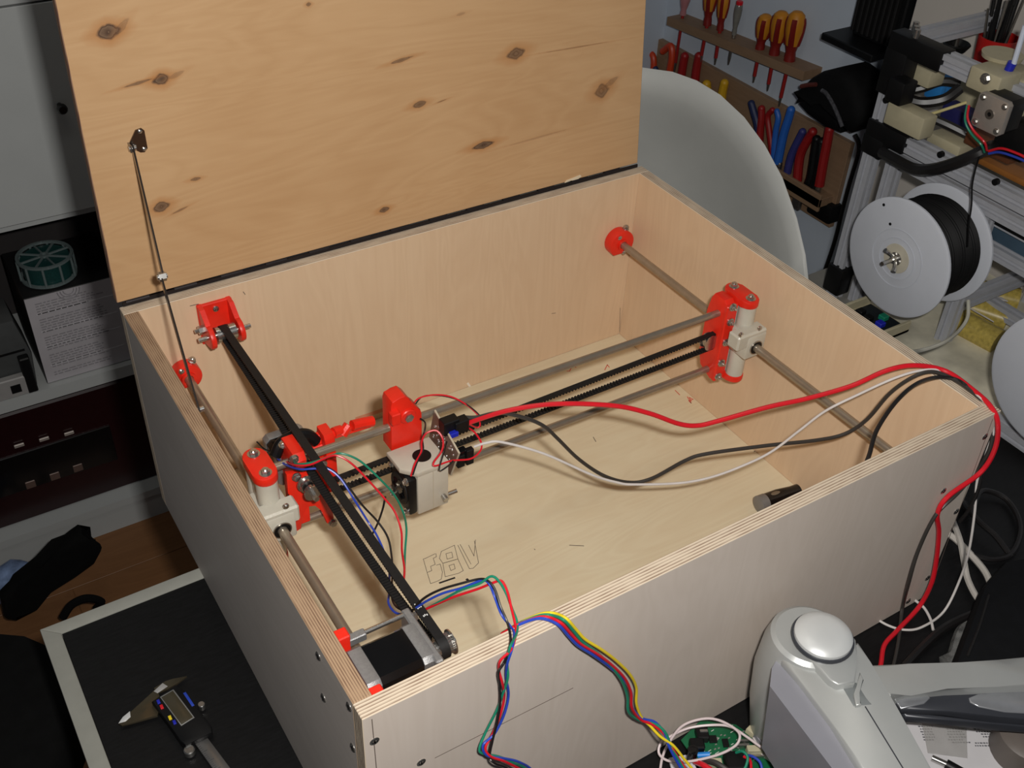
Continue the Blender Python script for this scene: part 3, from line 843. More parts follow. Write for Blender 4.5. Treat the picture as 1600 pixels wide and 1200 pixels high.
G1 = 'supply leads of the laser carriage'
def lead(uv, y0, y1, u0, u1):
    """a lead hanging across the box, its depth running evenly from y0 to y1"""
    return [(u, v, 'y', y0 + (y1 - y0) * (u - u0) / (u1 - u0)) for u, v in uv]
ZT = H
red = lead([(727, 664), (745, 656), (800, 640), (872, 631), (960, 634), (1015, 646), (1060, 662), (1090, 665), (1125, 657), (1200, 636), (1260, 623), (1330, 603), (1385, 579), (1430, 571)], .297, .088, 727, 1430)
red += [(1478, 580, 'z', ZT + .0035), (1520, 609, 'z', ZT + .0035), (1547, 634, 'z', ZT + .003), (1559, 660, 'y', -.004), (1555, 700, 'y', -.008), (1532, 738, 'y', -.006), (1482, 775, 'y', -.004), (1465, 802, 'y', -.004), (1467, 832, 'y', -.005),
        (1463, 875, 'y', -.008), (1455, 912, 'y', -.012), (1436, 948, 'z', .012), (1402, 985, 'z', .006), (1382, 1008, 'z', .006), (1376, 1040, 'z', .005), (1366, 1080, 'z', .005)]
wire('thick red lead from the laser board across the box and down its corner', 'w_red', red, .0026, G1)
blk = lead([(724, 652), (745, 652), (780, 645), (820, 653), (850, 666), (872, 686), (905, 718), (945, 744), (985, 754), (1020, 747), (1070, 720), (1105, 709), (1200, 696), (1275, 688), (1320, 678), (1355, 655), (1390, 615), (1425, 590), (1455, 581)], .300, .074, 724, 1455)
blk += [(1485, 590, 'z', ZT + .003), (1515, 609, 'z', ZT + .003), (1540, 635, 'z', ZT - .004), (1550, 668, 'x', W + .006), (1545, 705, 'x', W + .006), (1518, 745, 'x', W + .003), (1495, 772, 'y', -.004), (1462, 805, 'y', -.004), (1435, 860, 'y', -.005), (1420, 910, 'y', -.010),
        (1410, 950, 'z', .010), (1404, 1000, 'z', .005), (1396, 1040, 'z', .005), (1385, 1080, 'z', .005)]
wire('dark grey lead from the laser board sagging to the box floor', 'w_grey', blk, .0021, G1)
wht = lead([(741, 698), (760, 692), (785, 691), (850, 709), (925, 742), (965, 754), (990, 757), (1060, 755), (1110, 746), (1160, 728), (1205, 706), (1250, 672), (1290, 642), (1340, 617), (1400, 590), (1445, 578)], .276, .080, 741, 1445)
wht += [(1480, 582, 'z', ZT + .0025), (1515, 608, 'z', ZT + .002), (1540, 630, 'z', ZT + .002), (1554, 665, 'x', W + .005), (1542, 705, 'x', W + .008), (1527, 750, 'x', W + .010), (1523, 800, 'x', W + .012), (1514, 860, 'x', W + .015),
        (1500, 905, 'x', W + .02), (1475, 955, 'z', .008), (1440, 980, 'z', .004), (1412, 984, 'z', .004), (1385, 976, 'z', .003), (1360, 960, 'z', .003)]
wire('thin white lead from the laser board sagging low across the box', 'w_white', wht, .0014, G1)
b2 = [(1354, 722, 'y', T + .012), (1359, 708, 'y', T + .016), (1370, 672, 'y', .045), (1398, 630, 'y', .055), (1430, 601, 'y', .062), (1462, 590, 'z', ZT + .004), (1490, 592, 'z', ZT + .003), (1512, 606, 'z', ZT + .003), (1540, 640, 'x', W + .003), (1536, 700, 'x', W + .010),
      (1532, 750, 'x', W + .012), (1518, 790, 'x', W + .01), (1500, 815, 'x', W + .01)]
wire('black lead rising from behind the front panel over the right corner', 'w_black', b2, .0022, G1)

# thin wires on the carriage
wire('thin red wire arching behind the red carriage holder', 'w_red', [(644, 634, 'y', .345), (655, 622, 'y', .345), (680, 617, 'y', .34), (705, 620, 'y', .33), (728, 632, 'y', .32), (746, 648, 'y', .31), (750, 664, 'y', .30), (745, 668, 'y', .30), (733, 663, 'y', .297)], .0009, 'thin fan wires', 6)
wire('thin black wire beside the red one behind the carriage holder', 'w_black', [(646, 636, 'y', .346), (660, 620, 'y', .346), (685, 618, 'y', .341), (710, 623, 'y', .33), (732, 634, 'y', .318), (750, 650, 'y', .308), (752, 660, 'y', .30)], .0008, 'thin fan wires', 6)
wire('thin red wire from the fan through the housing opening to the plug', 'w_red', [(642, 744, 'x', .186), (648, 725, 'z', .212), (658, 706, 'z', .214), (659, 690, 'z', .224), (666, 677, 'z', .232), (682, 673, 'z', .234), (692, 687, 'z', .228), (690, 705, 'z', .222), (678, 722, 'z', .212), (680, 728, 'z', .209), (705, 720, 'z', .208), (735, 717, 'y', .270), (750, 705, 'y', .270), (752, 692, 'y', .275), (742, 676, 'y', .285), (731, 668, 'y', .295)], .0010, 'thin fan wires', 6)
wire('thin black wire from the fan curling over the milky housing', 'w_black', [(645, 742, 'x', .187), (652, 722, 'z', .212), (661, 704, 'z', .214), (660, 685, 'z', .226), (664, 670, 'z', .234), (664, 660, 'y', .318), (657, 654, 'y', .320)], .0009, 'thin fan wires', 6)
wire('thin black wire bent in a V on the milky housing', 'w_black', [(698, 690, 'x', .233), (694, 706, 'z', .218), (686, 735, 'z', .208), (700, 728, 'z', .209), (708, 720, 'z', .210)], .0008, 'thin fan wires', 6, sub=3)

# leads of the cross-beam motor
G2 = 'leads of the cross beam motor'
yy = .305
wire('blue motor lead looping under the long belt at the cross beam', 'w_blue', [(434, 717, 'y', .345), (446, 726, 'y', .325), (468, 733, 'y', .300), (495, 732, 'y', .290), (513, 733, 'y', .285), (532, 748, 'y', .275), (553, 780, 'y', .26), (575, 815, 'y', .25), (588, 835, 'y', .235), (600, 862, 'y', .215), (608, 890, 'y', .195), (608, 925, 'y', .165), (607, 942, 'y', .150), (616, 956, 'y', .135), (630, 960, 'y', .125), (645, 958, 'y', .115)], .00105, G2)
wire('black motor lead running beside the blue one under the belt', 'w_black', [(436, 720, 'y', .346), (450, 729, 'y', .326), (470, 735, 'y', .302), (498, 729, 'y', .291), (518, 734, 'y', .286), (540, 755, 'y', .275), (565, 788, 'y', .26), (590, 815, 'y', .25), (606, 840, 'y', .235), (612, 870, 'y', .215), (613, 895, 'y', .195), (612, 925, 'y', .165), (614, 940, 'y', .150), (622, 950, 'y', .135), (636, 954, 'y', .125), (648, 952, 'y', .115)], .00105, G2)
wire('red motor lead curving down to the long belt left of the fan', 'w_red', [(448, 722, 'y', .330), (462, 727, 'y', .305), (485, 726, 'y', .292), (515, 713, 'y', .285), (530, 713, 'y', .280), (550, 725, 'y', .272), (575, 750, 'y', .262), (600, 778, 'y', .250), (617, 800, 'y', .240), (627, 830, 'y', .225), (628, 860, 'y', .205), (632, 890, 'y', .180), (630, 915, 'y', .160)], .00105, G2)
wire('green motor lead curving past the fan corner', 'w_green', [(452, 721, 'y', .330), (466, 725, 'y', .305), (490, 722, 'y', .292), (520, 711, 'y', .285), (536, 709, 'y', .280), (562, 720, 'y', .272), (590, 745, 'y', .262), (615, 772, 'y', .256), (629, 798, 'y', .250), (635, 825, 'y', .225), (633, 860, 'y', .205), (632, 890, 'y', .182), (631, 912, 'y', .162)], .00105, G2)
wire('short black wire hanging from the fan to the long belt', 'w_black', [(602, 776, 'y', .300), (598, 795, 'y', .290), (590, 818, 'y', .275), (580, 838, 'y', .262)], .0011, G2)

# leads of the near motor: over the front rim and down the front panel
def zz6(pts): return [(620 + a / 3.3333, 840 + c / 3.3333) for a, c in pts]
G3 = 'leads of the near motor'
def near(cols):
    out = []
    for (u, v, ax, val) in cols:
        out.append((620 + u / 3.3333, 840 + v / 3.3333, ax, val))
    e = out[-1]
    if e[2] == 'y' and e[3] > -.03:            # down to the desk in front of the box
        p = at(e[0], e[1], y=e[3])
        out += [p + Vector((.02, -.02, -.4 * p.z)), Vector((p.x + .05, p.y - .05, .006)), Vector((p.x + .12, p.y - .07, .003))]
    return out
yo = -.004
wire('black lead of the near motor looping over the front rim', 'w_black', near([(96, 358, 'y', .095), (150, 310, 'y', .085), (230, 270, 'y', .075), (330, 240, 'y', .066), (430, 216, 'y', .058), (475, 226, 'y', .050), (510, 270, 'y', .042), (540, 360, 'y', .030), (575, 440, 'y', .020), (592, 510, 'z', H + .002), (588, 580, 'y', yo), (560, 650, 'y', yo), (530, 700, 'y', yo - .003), (535, 770, 'y', yo), (538, 850, 'y', yo - .002), (525, 950, 'y', yo - .003), (500, 1050, 'y', yo - .006), (484, 1140, 'y', yo - .008), (510, 1175, 'y', yo - .012), (600, 1225, 'y', yo - .012)]), .00105, G3)
wire('blue lead of the near motor looping over the front rim', 'w_blue', near([(100, 366, 'y', .093), (160, 328, 'y', .084), (240, 290, 'y', .074), (340, 262, 'y', .064), (440, 224, 'y', .056), (480, 240, 'y', .048), (510, 310, 'y', .040), (545, 400, 'y', .026), (590, 460, 'y', .018), (612, 500, 'z', H + .0025), (600, 580, 'y', yo), (575, 660, 'y', yo - .002), (570, 730, 'y', yo), (582, 820, 'y', yo), (560, 920, 'y', yo - .003), (510, 1020, 'y', yo - .004), (450, 1080, 'y', yo - .006), (470, 1135, 'y', yo - .009), (560, 1150, 'y', yo - .010), (640, 1170, 'y', yo - .010), (720, 1225, 'y', yo - .010)]), .00105, G3)
wire('green lead of the near motor looping over the front rim', 'w_green', near([(150, 372, 'y', .090), (230, 330, 'y', .078), (330, 275, 'y', .064), (430, 240, 'y', .054), (490, 202, 'y', .050), (530, 225, 'y', .044), (570, 290, 'y', .036), (600, 370, 'y', .026), (626, 440, 'y', .018), (624, 500, 'z', H + .0035), (590, 570, 'y', yo - .001), (575, 650, 'y', yo), (578, 730, 'y', yo - .003), (550, 820, 'y', yo - .002), (520, 900, 'y', yo), (460, 1020, 'y', yo), (430, 1100, 'y', yo - .004), (450, 1125, 'y', yo - .006), (530, 1140, 'y', yo - .008), (600, 1170, 'y', yo - .010), (690, 1220, 'y', yo - .010)]), .00105, G3)
wire('red lead of the near motor looping over the front rim', 'w_red', near([(128, 384, 'y', .092), (200, 350, 'y', .082), (300, 308, 'y', .068), (420, 268, 'y', .056), (500, 236, 'y', .048), (545, 226, 'y', .044), (575, 280, 'y', .036), (595, 360, 'y', .026), (614, 440, 'y', .018), (620, 500, 'z', H + .002), (598, 580, 'y', yo), (540, 640, 'y', yo - .002), (532, 690, 'y', yo), (550, 760, 'y', yo - .003), (560, 830, 'y', yo), (540, 920, 'y', yo - .001), (500, 1020, 'y', yo - .002), (462, 1095, 'y', yo - .006), (490, 1140, 'y', yo - .01), (560, 1165, 'y', yo - .012), (640, 1205, 'y', yo - .012), (680, 1230, 'y', yo - .012)]), .00105, G3)
G4 = 'four-colour ribbon over the front rim'
def bun(dx, dy, dn):
    base = [(548, 500, 'y', .022), (600, 470, 'y', .018), (660, 440, 'z', H + .002), (740, 412, 'z', H + .003), (800, 415, 'z', H + .003), (860, 445, 'y', -.001), (910, 500, 'y', -.004), (960, 550, 'y', -.006), (1040, 600, 'y', -.008), (1120, 660, 'y', -.008), (1190, 730, 'y', -.008), (1225, 800, 'y', -.008), (1230, 880, 'y', -.010), (1270, 945, 'y', -.014), (1330, 970, 'y', -.02), (1390, 1020, 'y', -.03), (1430, 1090, 'y', -.04), (1480, 1170, 'y', -.05), (1530, 1240, 'y', -.06)]
    out = []
    for k, (u, v, ax, val) in enumerate(base):
        f = dn[min(k, len(dn) - 1)]
        out.append((u + dx * f, v + dy * f, ax, val - .0012 * abs(f) * (1 if ax == 'y' else 0)))
    return near(out)
prof4 = [0.2, .3, .5, .8, 1, 1.1, 1.1, 1, 1, 1, 1, 1, .8, .3, -.5, -.8, .4, .8, 1]
wire('yellow wire of the ribbon over the front rim to the circuit board', 'w_yellow', bun(22, -20, prof4), .0013, G4)
wire('green wire of the ribbon over the front rim to the circuit board', 'w_green', bun(8, -10, [0.2, .3, .5, .8, 1, 1.4, 1.3, .8, .2, -.8, -2, -3, -2.8, -.6, .6, .8, 0, -.5, -1]), .0013, G4)
wire('red wire of the ribbon over the front rim to the circuit board', 'w_red', bun(-2, 2, [1, 1, 1, 1, 1, 1, 1, 1, 1, 1, 1.5, 3, 3, 1, 1, 0, 0, 0, 1]), .0013, G4)
wire('blue wire of the ribbon over the front rim to the circuit board', 'w_blue', bun(-16, 12, [.2, .3, .5, .8, 1, 1, 1, 1, 1, .9, .6, .3, .3, -.4, -.8, -.2, .5, .8, 1]), .0013, G4)
# ------------------------------------------------------------------ the room
ZFL = -0.715
M['wall'] = mat('painted_wall', (194, 204, 216), 0.8, var=0.03, scale=9, bump=0.1)
M['wall2'] = mat('light_panel', (190, 184, 176), 0.6, var=0.03, scale=9)
M['laminate'] = wood_face('brown_floorboard', (128, 90, 58), (100, 66, 40), 'x', rough=.45, streak=.6, blotch=.3)
M['shelf'] = mat('white_melamine', (176, 179, 178), 0.5, var=0.03, scale=12)
M['desk'] = mat('black_desk_laminate', (12, 12, 13), 0.5, spec=0.3, var=0.4, scale=60, bump=.12, bscale=400, stretch=(1, 6, 6))
M['desk_edge'] = mat('grey_edging', (148, 148, 140), 0.45, var=0.04)

fl_ = MB()
floor = MB().box(-1.3, 1.62, -1.4, 1.62, ZFL - .03, ZFL - .004).build('floor', M['laminate'])
struct(floor, 'brown laminate floor')
rnd = random.Random(9)
for j in range(5):
    x = -1.0 + (j % 2) * .35
    y0 = 0.62 + j * .19
    while x < 1.0:
        L = .9
        MB().box(x, x + L - .0015, y0, y0 + .1885, ZFL - .005, ZFL, .0006).build('plank', M['laminate'], floor)
        x += L
struct(MB().box(-1.3, 1.62, 1.585, 1.62, ZFL, 1.75).build('wall_back', M['wall']))
struct(MB().box(1.575, 1.62, -1.4, 1.585, ZFL, 1.75).build('wall_right', M['wall']))

# the desk
desk = thing('desk', 'black desk with grey edging under the plywood box', 'desk', (.4, 0, ZFL))
DX0, DX1, DY0, DY1 = -.1760, 1.02, -.60, .4560
MB().box(DX0 + .019, DX1, DY0, DY1 - .0165, -.030, -.0005).build('desk_top', M['desk'], desk)
b = MB(); b.prism([(DX0, DY1), (DX1, DY1), (DX1, DY1 - .017), (DX0 + .0185, DY1 - .017)][::-1], (0, 0, -.032), (1, 0, 0), (0, 1, 0), .0330, .0015); b.build('edging', M['desk_edge'], desk)
b = MB(); b.prism([(DX0, DY1), (DX0 + .0185, DY1 - .017), (DX0 + .0185, DY0), (DX0, DY0)][::-1], (0, 0, -.032), (1, 0, 0), (0, 1, 0), .0330, .0015); b.build('edging', M['desk_edge'], desk)
for x, y in ((DX0 + .06, DY1 - .06), (DX0 + .06, DY0 + .06), (DX1 - .06, DY1 - .06), (DX1 - .06, DY0 + .06)):
    MB().cyl((x, y, ZFL), (x, y, -.030), .022, seg=16).build('leg', M['desk_edge'], desk)

# ------------------------------------------------------------------ bookcase behind the box
YB = 1.300
bc = thing('bookcase', 'white bookcase with closed doors above open shelves', 'bookcase', (-.1, 1.44, ZFL))
BX0, BX1 = -.70, .34
for x0 in (BX0, BX1 - .018):
    MB().box(x0, x0 + .018, YB, 1.58, ZFL, 1.35).build('side_board', M['shelf'], bc)
MB().box(BX0 + .018, BX1 - .018, 1.572, 1.582, ZFL + .02, 1.35).build('back_board', mat('shaded_backboard', (44, 40, 40), .8), bc)  # back board coloured dark for the shade deep in the shelves
for z0, z1 in ((-.341, -.316), (.012, .034), (1.33, 1.35)):
    MB().box(BX0 + .018, BX1 - .018, YB, 1.572, z0, z1).build('shelf_board', M['shelf'], bc)
MB().box(BX0 + .018, BX1 - .018, YB, 1.572, -.655, -.637).build('shelf_board', M['shelf'], bc)
MB().box(BX0 + .018, BX1 - .018, YB + .004, YB + .02, ZFL, -.655).build('plinth', M['shelf'], bc)
zsplit = at(35, 7, y=YB - .019).z
for x0, x1 in ((BX0 + .001, -.20), (-.197, BX1 - .001)):
    for z0, z1 in ((.030, zsplit - .0015), (zsplit + .0015, 1.345)):
        dr = MB().box(x0, x1, YB - .019, YB - .001, z0, z1, .001).build('door', M['shelf'], bc)
        if x0 > -.5 and z0 < .1:
            k = at(97, 170, y=YB - .035)
            MB().lathe([(.004, 0), (.004, .010), (.0080, .014), (.0080, .020), (.006, .023)], (k.x, YB - .019, k.z), (0, -1, 0), 20).build('knob', M['blackgloss'], dr)

# tall black box with a printed side, and the spool of wire on it
bf = 1.315
p0, p1 = at(86, 601, y=bf), at(53, 464, y=bf)
bx0, bx1, bz0, bz1 = p0.x - .012, p0.x + .155, -.316, p1.z
M['print_side'] = mat('grey_printed_card', (176, 172, 176), .6, var=.04, scale=25)
pb_ = thing('product_box', 'tall black carton with a pale printed side on the white shelf', 'carton', ((bx0 + bx1) / 2, bf + .1, bz0))
MB().box(bx0, bx1, bf, bf + .17, bz0, bz1, .001).build('carton', mat('black_card', (24, 23, 24), .5), pb_)
lab = MB().box(bx0 + .001, bx1 - .002, bf - .0012, bf + .0004, bz0 + .002, bz1 - .001).build('printed_side', M['print_side'], pb_)
rnd = random.Random(2)
tx = mat('fine_print', (140, 137, 141), .7)
b = MB()
zc = bz1 - .016
k = 0
while zc > bz0 + .012:
    if k % 6 == 5:
        zc -= .0075
    xx = bx0 + .016
    end = bx1 - .035 - rnd.uniform(0, .03)
    while xx < end:
        L = rnd.uniform(.004, .012)
        b.box(xx, min(xx + L, end), bf - .0015, bf - .0011, zc, zc + .0022)
        xx += L + .0022
    zc -= .0052; k += 1
o = b.build('fine_print', tx, lab); o['kind'] = 'stuff'
dk = mat('section_rule', (196, 194, 198), .7)
for z in (.2, .42, .6, .8):
    MB().box(bx0 + .014, bx1 - .02, bf - .0015, bf - .0011, bz0 + (bz1 - bz0) * z, bz0 + (bz1 - bz0) * z + .0018).build('rule', dk, lab)
em = (bx0 + .075, bz1 - .002)
b = MB()
for r in (.009, .014, .019):
    P = [(em[0] + r * math.cos(math.radians(a)), bf - .0016, em[1] - r * math.sin(math.radians(a))) for a in range(0, 181, 15)]
    b.tube(P, .0009, seg=5, smooth=False)
b.build('round_emblem', tx, lab)

sc = at(95, 388, z=bz1 + .035); sc.z = bz1
sc = Vector((bx0 + .058, bf + .055, bz1))
wsp = thing('wire_spool', 'clear plastic spool of dark green wire lying on the carton', 'spool', sc)
clr = mat('clear_styrene', (120, 134, 134), .18, trans=.0, var=.02); clr.node_tree.nodes['Principled BSDF'].inputs['Alpha'].default_value = .55
grn = mat('green_wire', (22, 60, 58), .4, var=.3, scale=500)
RS = .047
MB().cyl(sc + Vector((0, 0, .005)), sc + Vector((0, 0, .040)), RS - .006, seg=36).build('wire_winding', grn, wsp)
for z in (.003, .041):
    MB().pipe_ring([(RS - .004, 0), (RS + .001, 0), (RS + .001, .004), (RS - .004, .004)], sc + Vector((0, 0, z)), (0, 0, 1), 36).build('rim', clr, wsp)
    MB().pipe_ring([(.004, 0), (.008, 0), (.008, .004), (.004, .004)], sc + Vector((0, 0, z)), (0, 0, 1), 20).build('hub', clr, wsp)
    for k in range(8):
        a = math.pi * k / 4 + .2
        d = Vector((math.cos(a), math.sin(a), 0)); n = Vector((-math.sin(a), math.cos(a), 0))
        MB().ring_loft([[sc + d * .007 + n * s + Vector((0, 0, z + h)) for s, h in ((-.0014, 0), (.0014, 0), (.0014, .003), (-.0014, .003))],
                        [sc + d * (RS - .003) + n * s + Vector((0, 0, z + h)) for s, h in ((-.0014, 0), (.0014, 0), (.0014, .003), (-.0014, .003))]]).build('spoke', clr, wsp)
for k in range(10):
    a = 2 * math.pi * k / 10
    c = sc + Vector((RS * math.cos(a), RS * math.sin(a), 0))
    MB().cyl(c + Vector((0, 0, .004)), c + Vector((0, 0, .042)), .0022, seg=8).build('bar', clr, wsp)

# things standing left of the carton
def slab(name, label, cat, m, pts, y, dep, bev=.002):
    P = [at(u, v, y=y) for u, v in pts]; P.reverse()
    o = MB().prism([(p.x, p.z) for p in P], (0, y, 0), (1, 0, 0), (0, 0, 1), -dep, bev).build(name, m)
    return tag(o, label, cat)
br = mat('brown_card', (92, 66, 54), .8, var=.1)
g_ = at(30, 470, y=1.40)
bk = thing('cardboard_box', 'brown cardboard box at the back of the white shelf', 'carton', (-.14, 1.45, -.316))
MB().box(-.36, bx0 - .030, 1.42, 1.555, -.316, .0, .002).build('carton', br, bk)
MB().box(-.36, bx0 - .032, 1.4185, 1.4200, -.10, -.075).build('tape', mat('packing_tape', (110, 86, 66), .3), bk)
cs = thing('grey_case', 'flat dark grey case with sloping top beside the printed carton', 'case', (-.2, 1.38, -.316))
q = [(-.40, -.316), (bx0 - .016, -.316), (bx0 - .010, -.245), (bx0 - .024, -.170), (-.40, -.150)]
MB().prism(q, (0, 1.405, 0), (1, 0, 0), (0, 0, 1), .085, .004).build('shell', mat('grey_case', (70, 72, 72), .5), cs)
MB().box(-.38, bx0 - .02, 1.3185, 1.3215, -.235, -.231).build('seam', M['black'], cs)
dv_ = thing('small_device', 'small black and white boxed device at the shelf front', 'device', (-.16, 1.31, -.316))
MB().box(-.30, bx0 - .030, 1.302, 1.318, -.316, -.276, .002).build('body', mat('device_white', (150, 148, 146), .5), dv_)
MB().box(bx0 - .036, bx0 - .018, 1.301, 1.319, -.316, -.240, .002).build('end_cap', M['black'], dv_)
MB().box(bx0 - .062, bx0 - .045, 1.3010, 1.3025, -.306, -.289).build('mark', M['black'], dv_)

# dark red case in the lowest compartment with a black front strip
rc = thing('red_case', 'dark red case with pale bars and squares in the lowest compartment', 'case', (-.15, 1.44, -.637))
rdm = mat('dark_red_lacquer', (34, 7, 10), .35, var=.1)
MB().box(-.55, .25, 1.335, 1.56, -.637, -.372, .004).build('body', rdm, rc)
pa = at(0, 742, y=1.334); pb = at(160, 690, y=1.334)
MB().box(-.55, pb.x + .02, 1.3315, 1.3355, pb.z - .055, pb.z + .035, .001).build('front_strip', M['blackgloss'], rc)
lt = mat('pale_bar_finish', (176, 166, 158), .35, .3)  # row of pale bars, with duller squares below
for u, v in ((30, 696), (69, 686), (108, 677)):
    c = at(u, v, y=1.331)
    MB().box(c.x - .0090, c.x + .0090, 1.329, 1.333, c.z - .0035, c.z + .0035, .0008).build('pale_bar', lt, rc)
lt2 = mat('small_square', (104, 84, 76), .4, .2)
for u, v in ((48, 757), (86, 744), (122, 731)):
    c = at(u, v, y=1.331)
    MB().box(c.x - .0090, c.x + .0090, 1.3295, 1.3345, c.z - .0085, c.z + .0085, .0008).build('small_square', lt2, rc)

# black cloth bundle and blue bottle on the floor before the bookcase
cloth = mat('black_cloth', (10, 10, 10), .9, spec=.15, var=.3, scale=40, bump=.5, bscale=60)
yb = 1.10
P = [at(u, v, y=yb) for u, v in ((3, 940), (28, 917), (62, 890), (96, 866), (112, 846), (130, 833), (140, 848), (150, 856), (162, 862), (150, 884), (118, 902), (80, 926), (50, 950), (28, 974), (10, 972))]
P.reverse()
bg = MB().prism([(p.x, p.z) for p in P], (0, yb, 0), (1, 0, 0), (0, 0, 1), -.035, .012).build('cloth_bag', cloth)
tag(bg, 'crumpled black cloth bag before the bookcase plinth', 'bag')
Pst = [at(u, v, y=1.05) for u, v in ((98, 965), (112, 945), (135, 935), (158, 940), (150, 952))]
tag(MB().tube(Pst, .0075, seg=8).build('bag_strap', cloth), 'black strap loop on the brown floor behind the desk edge', 'strap')
bt = thing('water_bottle', 'clear blue plastic bottle at the left edge of the photo', 'bottle', (-.24, 1.2, ZFL))
bc0 = at(22, 900, y=1.20)
btm = mat('blue_clear_plastic', (120, 140, 176), .15, var=.35, scale=60); 
MB().lathe([(.004, -.06), (.030, -.055), (.034, -.04), (.032, -.02), (.034, 0), (.032, .02), (.034, .04), (.024, .055), (.012, .066), (.012, .080)], bc0 + Vector((-.03, 0, -.01)), (.9, 0, .2), 24).build('body', btm, bt)
MB().cyl(bc0 + Vector((.045, 0, .007)), bc0 + Vector((.058, 0, .010)), .014, seg=18).build('bottle_cap', M['w_white'], bt)

# black swivel chair seat at the lower left
st = thing('swivel_chair', 'black upholstered swivel chair left of the desk', 'chair', (-.44, .50, ZFL))
sp_ = [at(u, v, z=-.20) for u, v in ((-260, 990), (-40, 978), (40, 985), (82, 1003), (104, 1040), (110, 1110), (100, 1190), (60, 1290), (-60, 1380), (-260, 1400))]
MB().prism([(p.x, p.y) for p in sp_[::-1]], (0, 0, -.30), (1, 0, 0), (0, 1, 0), .10, .018).build('seat', cloth, st)
MB().cyl((-.48, .46, -.62), (-.48, .46, -.30), .028, seg=16).build('column', M['black'], st)
for k in range(5):
    a = 2 * math.pi * k / 5 + .4
    e = Vector((-.48 + .26 * math.cos(a), .46 + .26 * math.sin(a), -.665))
    MB().tube([(-.48, .46, -.63), e], [.022, .014], seg=8).build('foot', M['black'], st)
    MB().cyl(e + Vector((0, -.012, -.022)), e + Vector((0, .012, -.022)), .027, seg=16).build('castor', M['black'], st)

# ------------------------------------------------------------------ digital caliper on the desk
cal = thing('caliper', 'digital caliper with black display lying on the desk', 'caliper', (-.05, .30, 0))
zc = .0075
cst = mat('caliper_steel', (150, 148, 146), .28, .85, var=.05)
csd = mat('steel_dark_reflection', (86, 78, 62), .22, .6, var=.05)  # jaw steel darkened, a black reflection put into its colour
def cpx(u, v, z): return at(u, v, z=z)
def flat(pts, z0, z1, nm, m, bev=.0004, parent=None):
    P = [at(u, v, z=z1) for u, v in pts]
    c = sum((p for p in P), Vector()) / len(P)
    area = sum(P[i].x * P[(i + 1) % len(P)].y - P[(i + 1) % len(P)].x * P[i].y for i in range(len(P)))
    if area < 0: P.reverse()
    return MB().prism([(p.x, p.y) for p in P], (0, 0, z0), (1, 0, 0), (0, 1, 0), z1 - z0, bev).build(nm, m, parent)
hd_ = flat([(237, 1096), (274, 1070), (288, 1078), (330, 1134), (331, 1144), (290, 1164), (282, 1158), (262, 1128)], .002, .0125, 'display_head', M['black'], .001, cal)
flat([(250, 1089), (271, 1077), (304, 1121), (283, 1134)], .0124, .0130, 'display_frame', mat('frame_silver', (160, 160, 158), .3, .6), .0001, hd_)
flat([(252, 1089.5), (270, 1079), (301.5, 1120.5), (283.5, 1132)], .0128, .0132, 'display_glass', mat('lcd_glass', (64, 58, 44), .2), .0001, hd_)
for u, v, m in ((252, 1104, 'w_red'), (265, 1121, 'w_yellow'), (272, 1128, 'blue'), (247, 1096, 'blue')):
    flat([(u - 3, v - 2), (u + 1.5, v - 4), (u + 4, v + 2), (u - .5, v + 4)], .0122, .0136, 'button', M[m], .0002, hd_)
flat([(286, 1083), (290, 1081), (304, 1102), (300, 1104)], .0124, .0127, 'printed_name', M['w_blue'], .00005, hd_)
flat([(302, 1158), (321, 1148), (372, 1216), (352, 1228)], .003, .0065, 'beam', cst, .0004, cal)
mk = mat('scale_marks', (60, 60, 62), .6)
b = MB()
for k in range(24):
    f = k / 24.
    u, v = 305 + 50 * f, 1163 + 64 * f
    a = at(u, v, z=.0066); L = 1.0 if k % 5 else 1.9
    e = at(u + 4.4 * L, v - 2.6 * L, z=.0066)
    d = (e - a).normalized(); n = Vector((-d.y, d.x, 0)) * .00025
    b.ring_loft([[a - n + Vector((0, 0, h)), a + n + Vector((0, 0, h)), e + n + Vector((0, 0, h)), e - n + Vector((0, 0, h))] for h in (-.0001, .0001)])
o = b.build('scale_marks', mk, cal); o['kind'] = 'stuff'
flat([(185, 1130), (195, 1117), (206, 1112), (238, 1080), (245, 1075), (252, 1094), (246, 1118), (203, 1130), (190, 1133)], .003, .0062, 'fixed_jaw', csd, .0008, cal)
flat([(240, 1075), (258, 1064), (270, 1060), (292, 1056), (276, 1068), (262, 1076), (245, 1083)], .003, .0060, 'inside_jaw', csd, .0006, cal)
flat([(185, 1130), (192, 1120), (203, 1111), (204, 1120), (196, 1127)], .0058, .0066, 'jaw_tip', mat('bright_steel', (220, 222, 222), .4, .3), .0002, cal)
flat([(240, 1080), (254, 1067), (262, 1072), (246, 1083)], .0058, .0066, 'jaw_face', mat('pale_steel', (180, 178, 176), .4, .4), .0002, cal)
c = at(296, 1173, z=.006)
MB().cyl((c.x, c.y, .001), (c.x, c.y, .009), .0055, seg=20, bev=.001).build('thumb_roller', M['zinc'], cal)
c = at(315, 1103, z=.006)
MB().cyl((c.x, c.y, .002), (c.x, c.y, .0095), .0036, seg=14, bev=.0006).build('lock_screw', M['zinc'], cal)
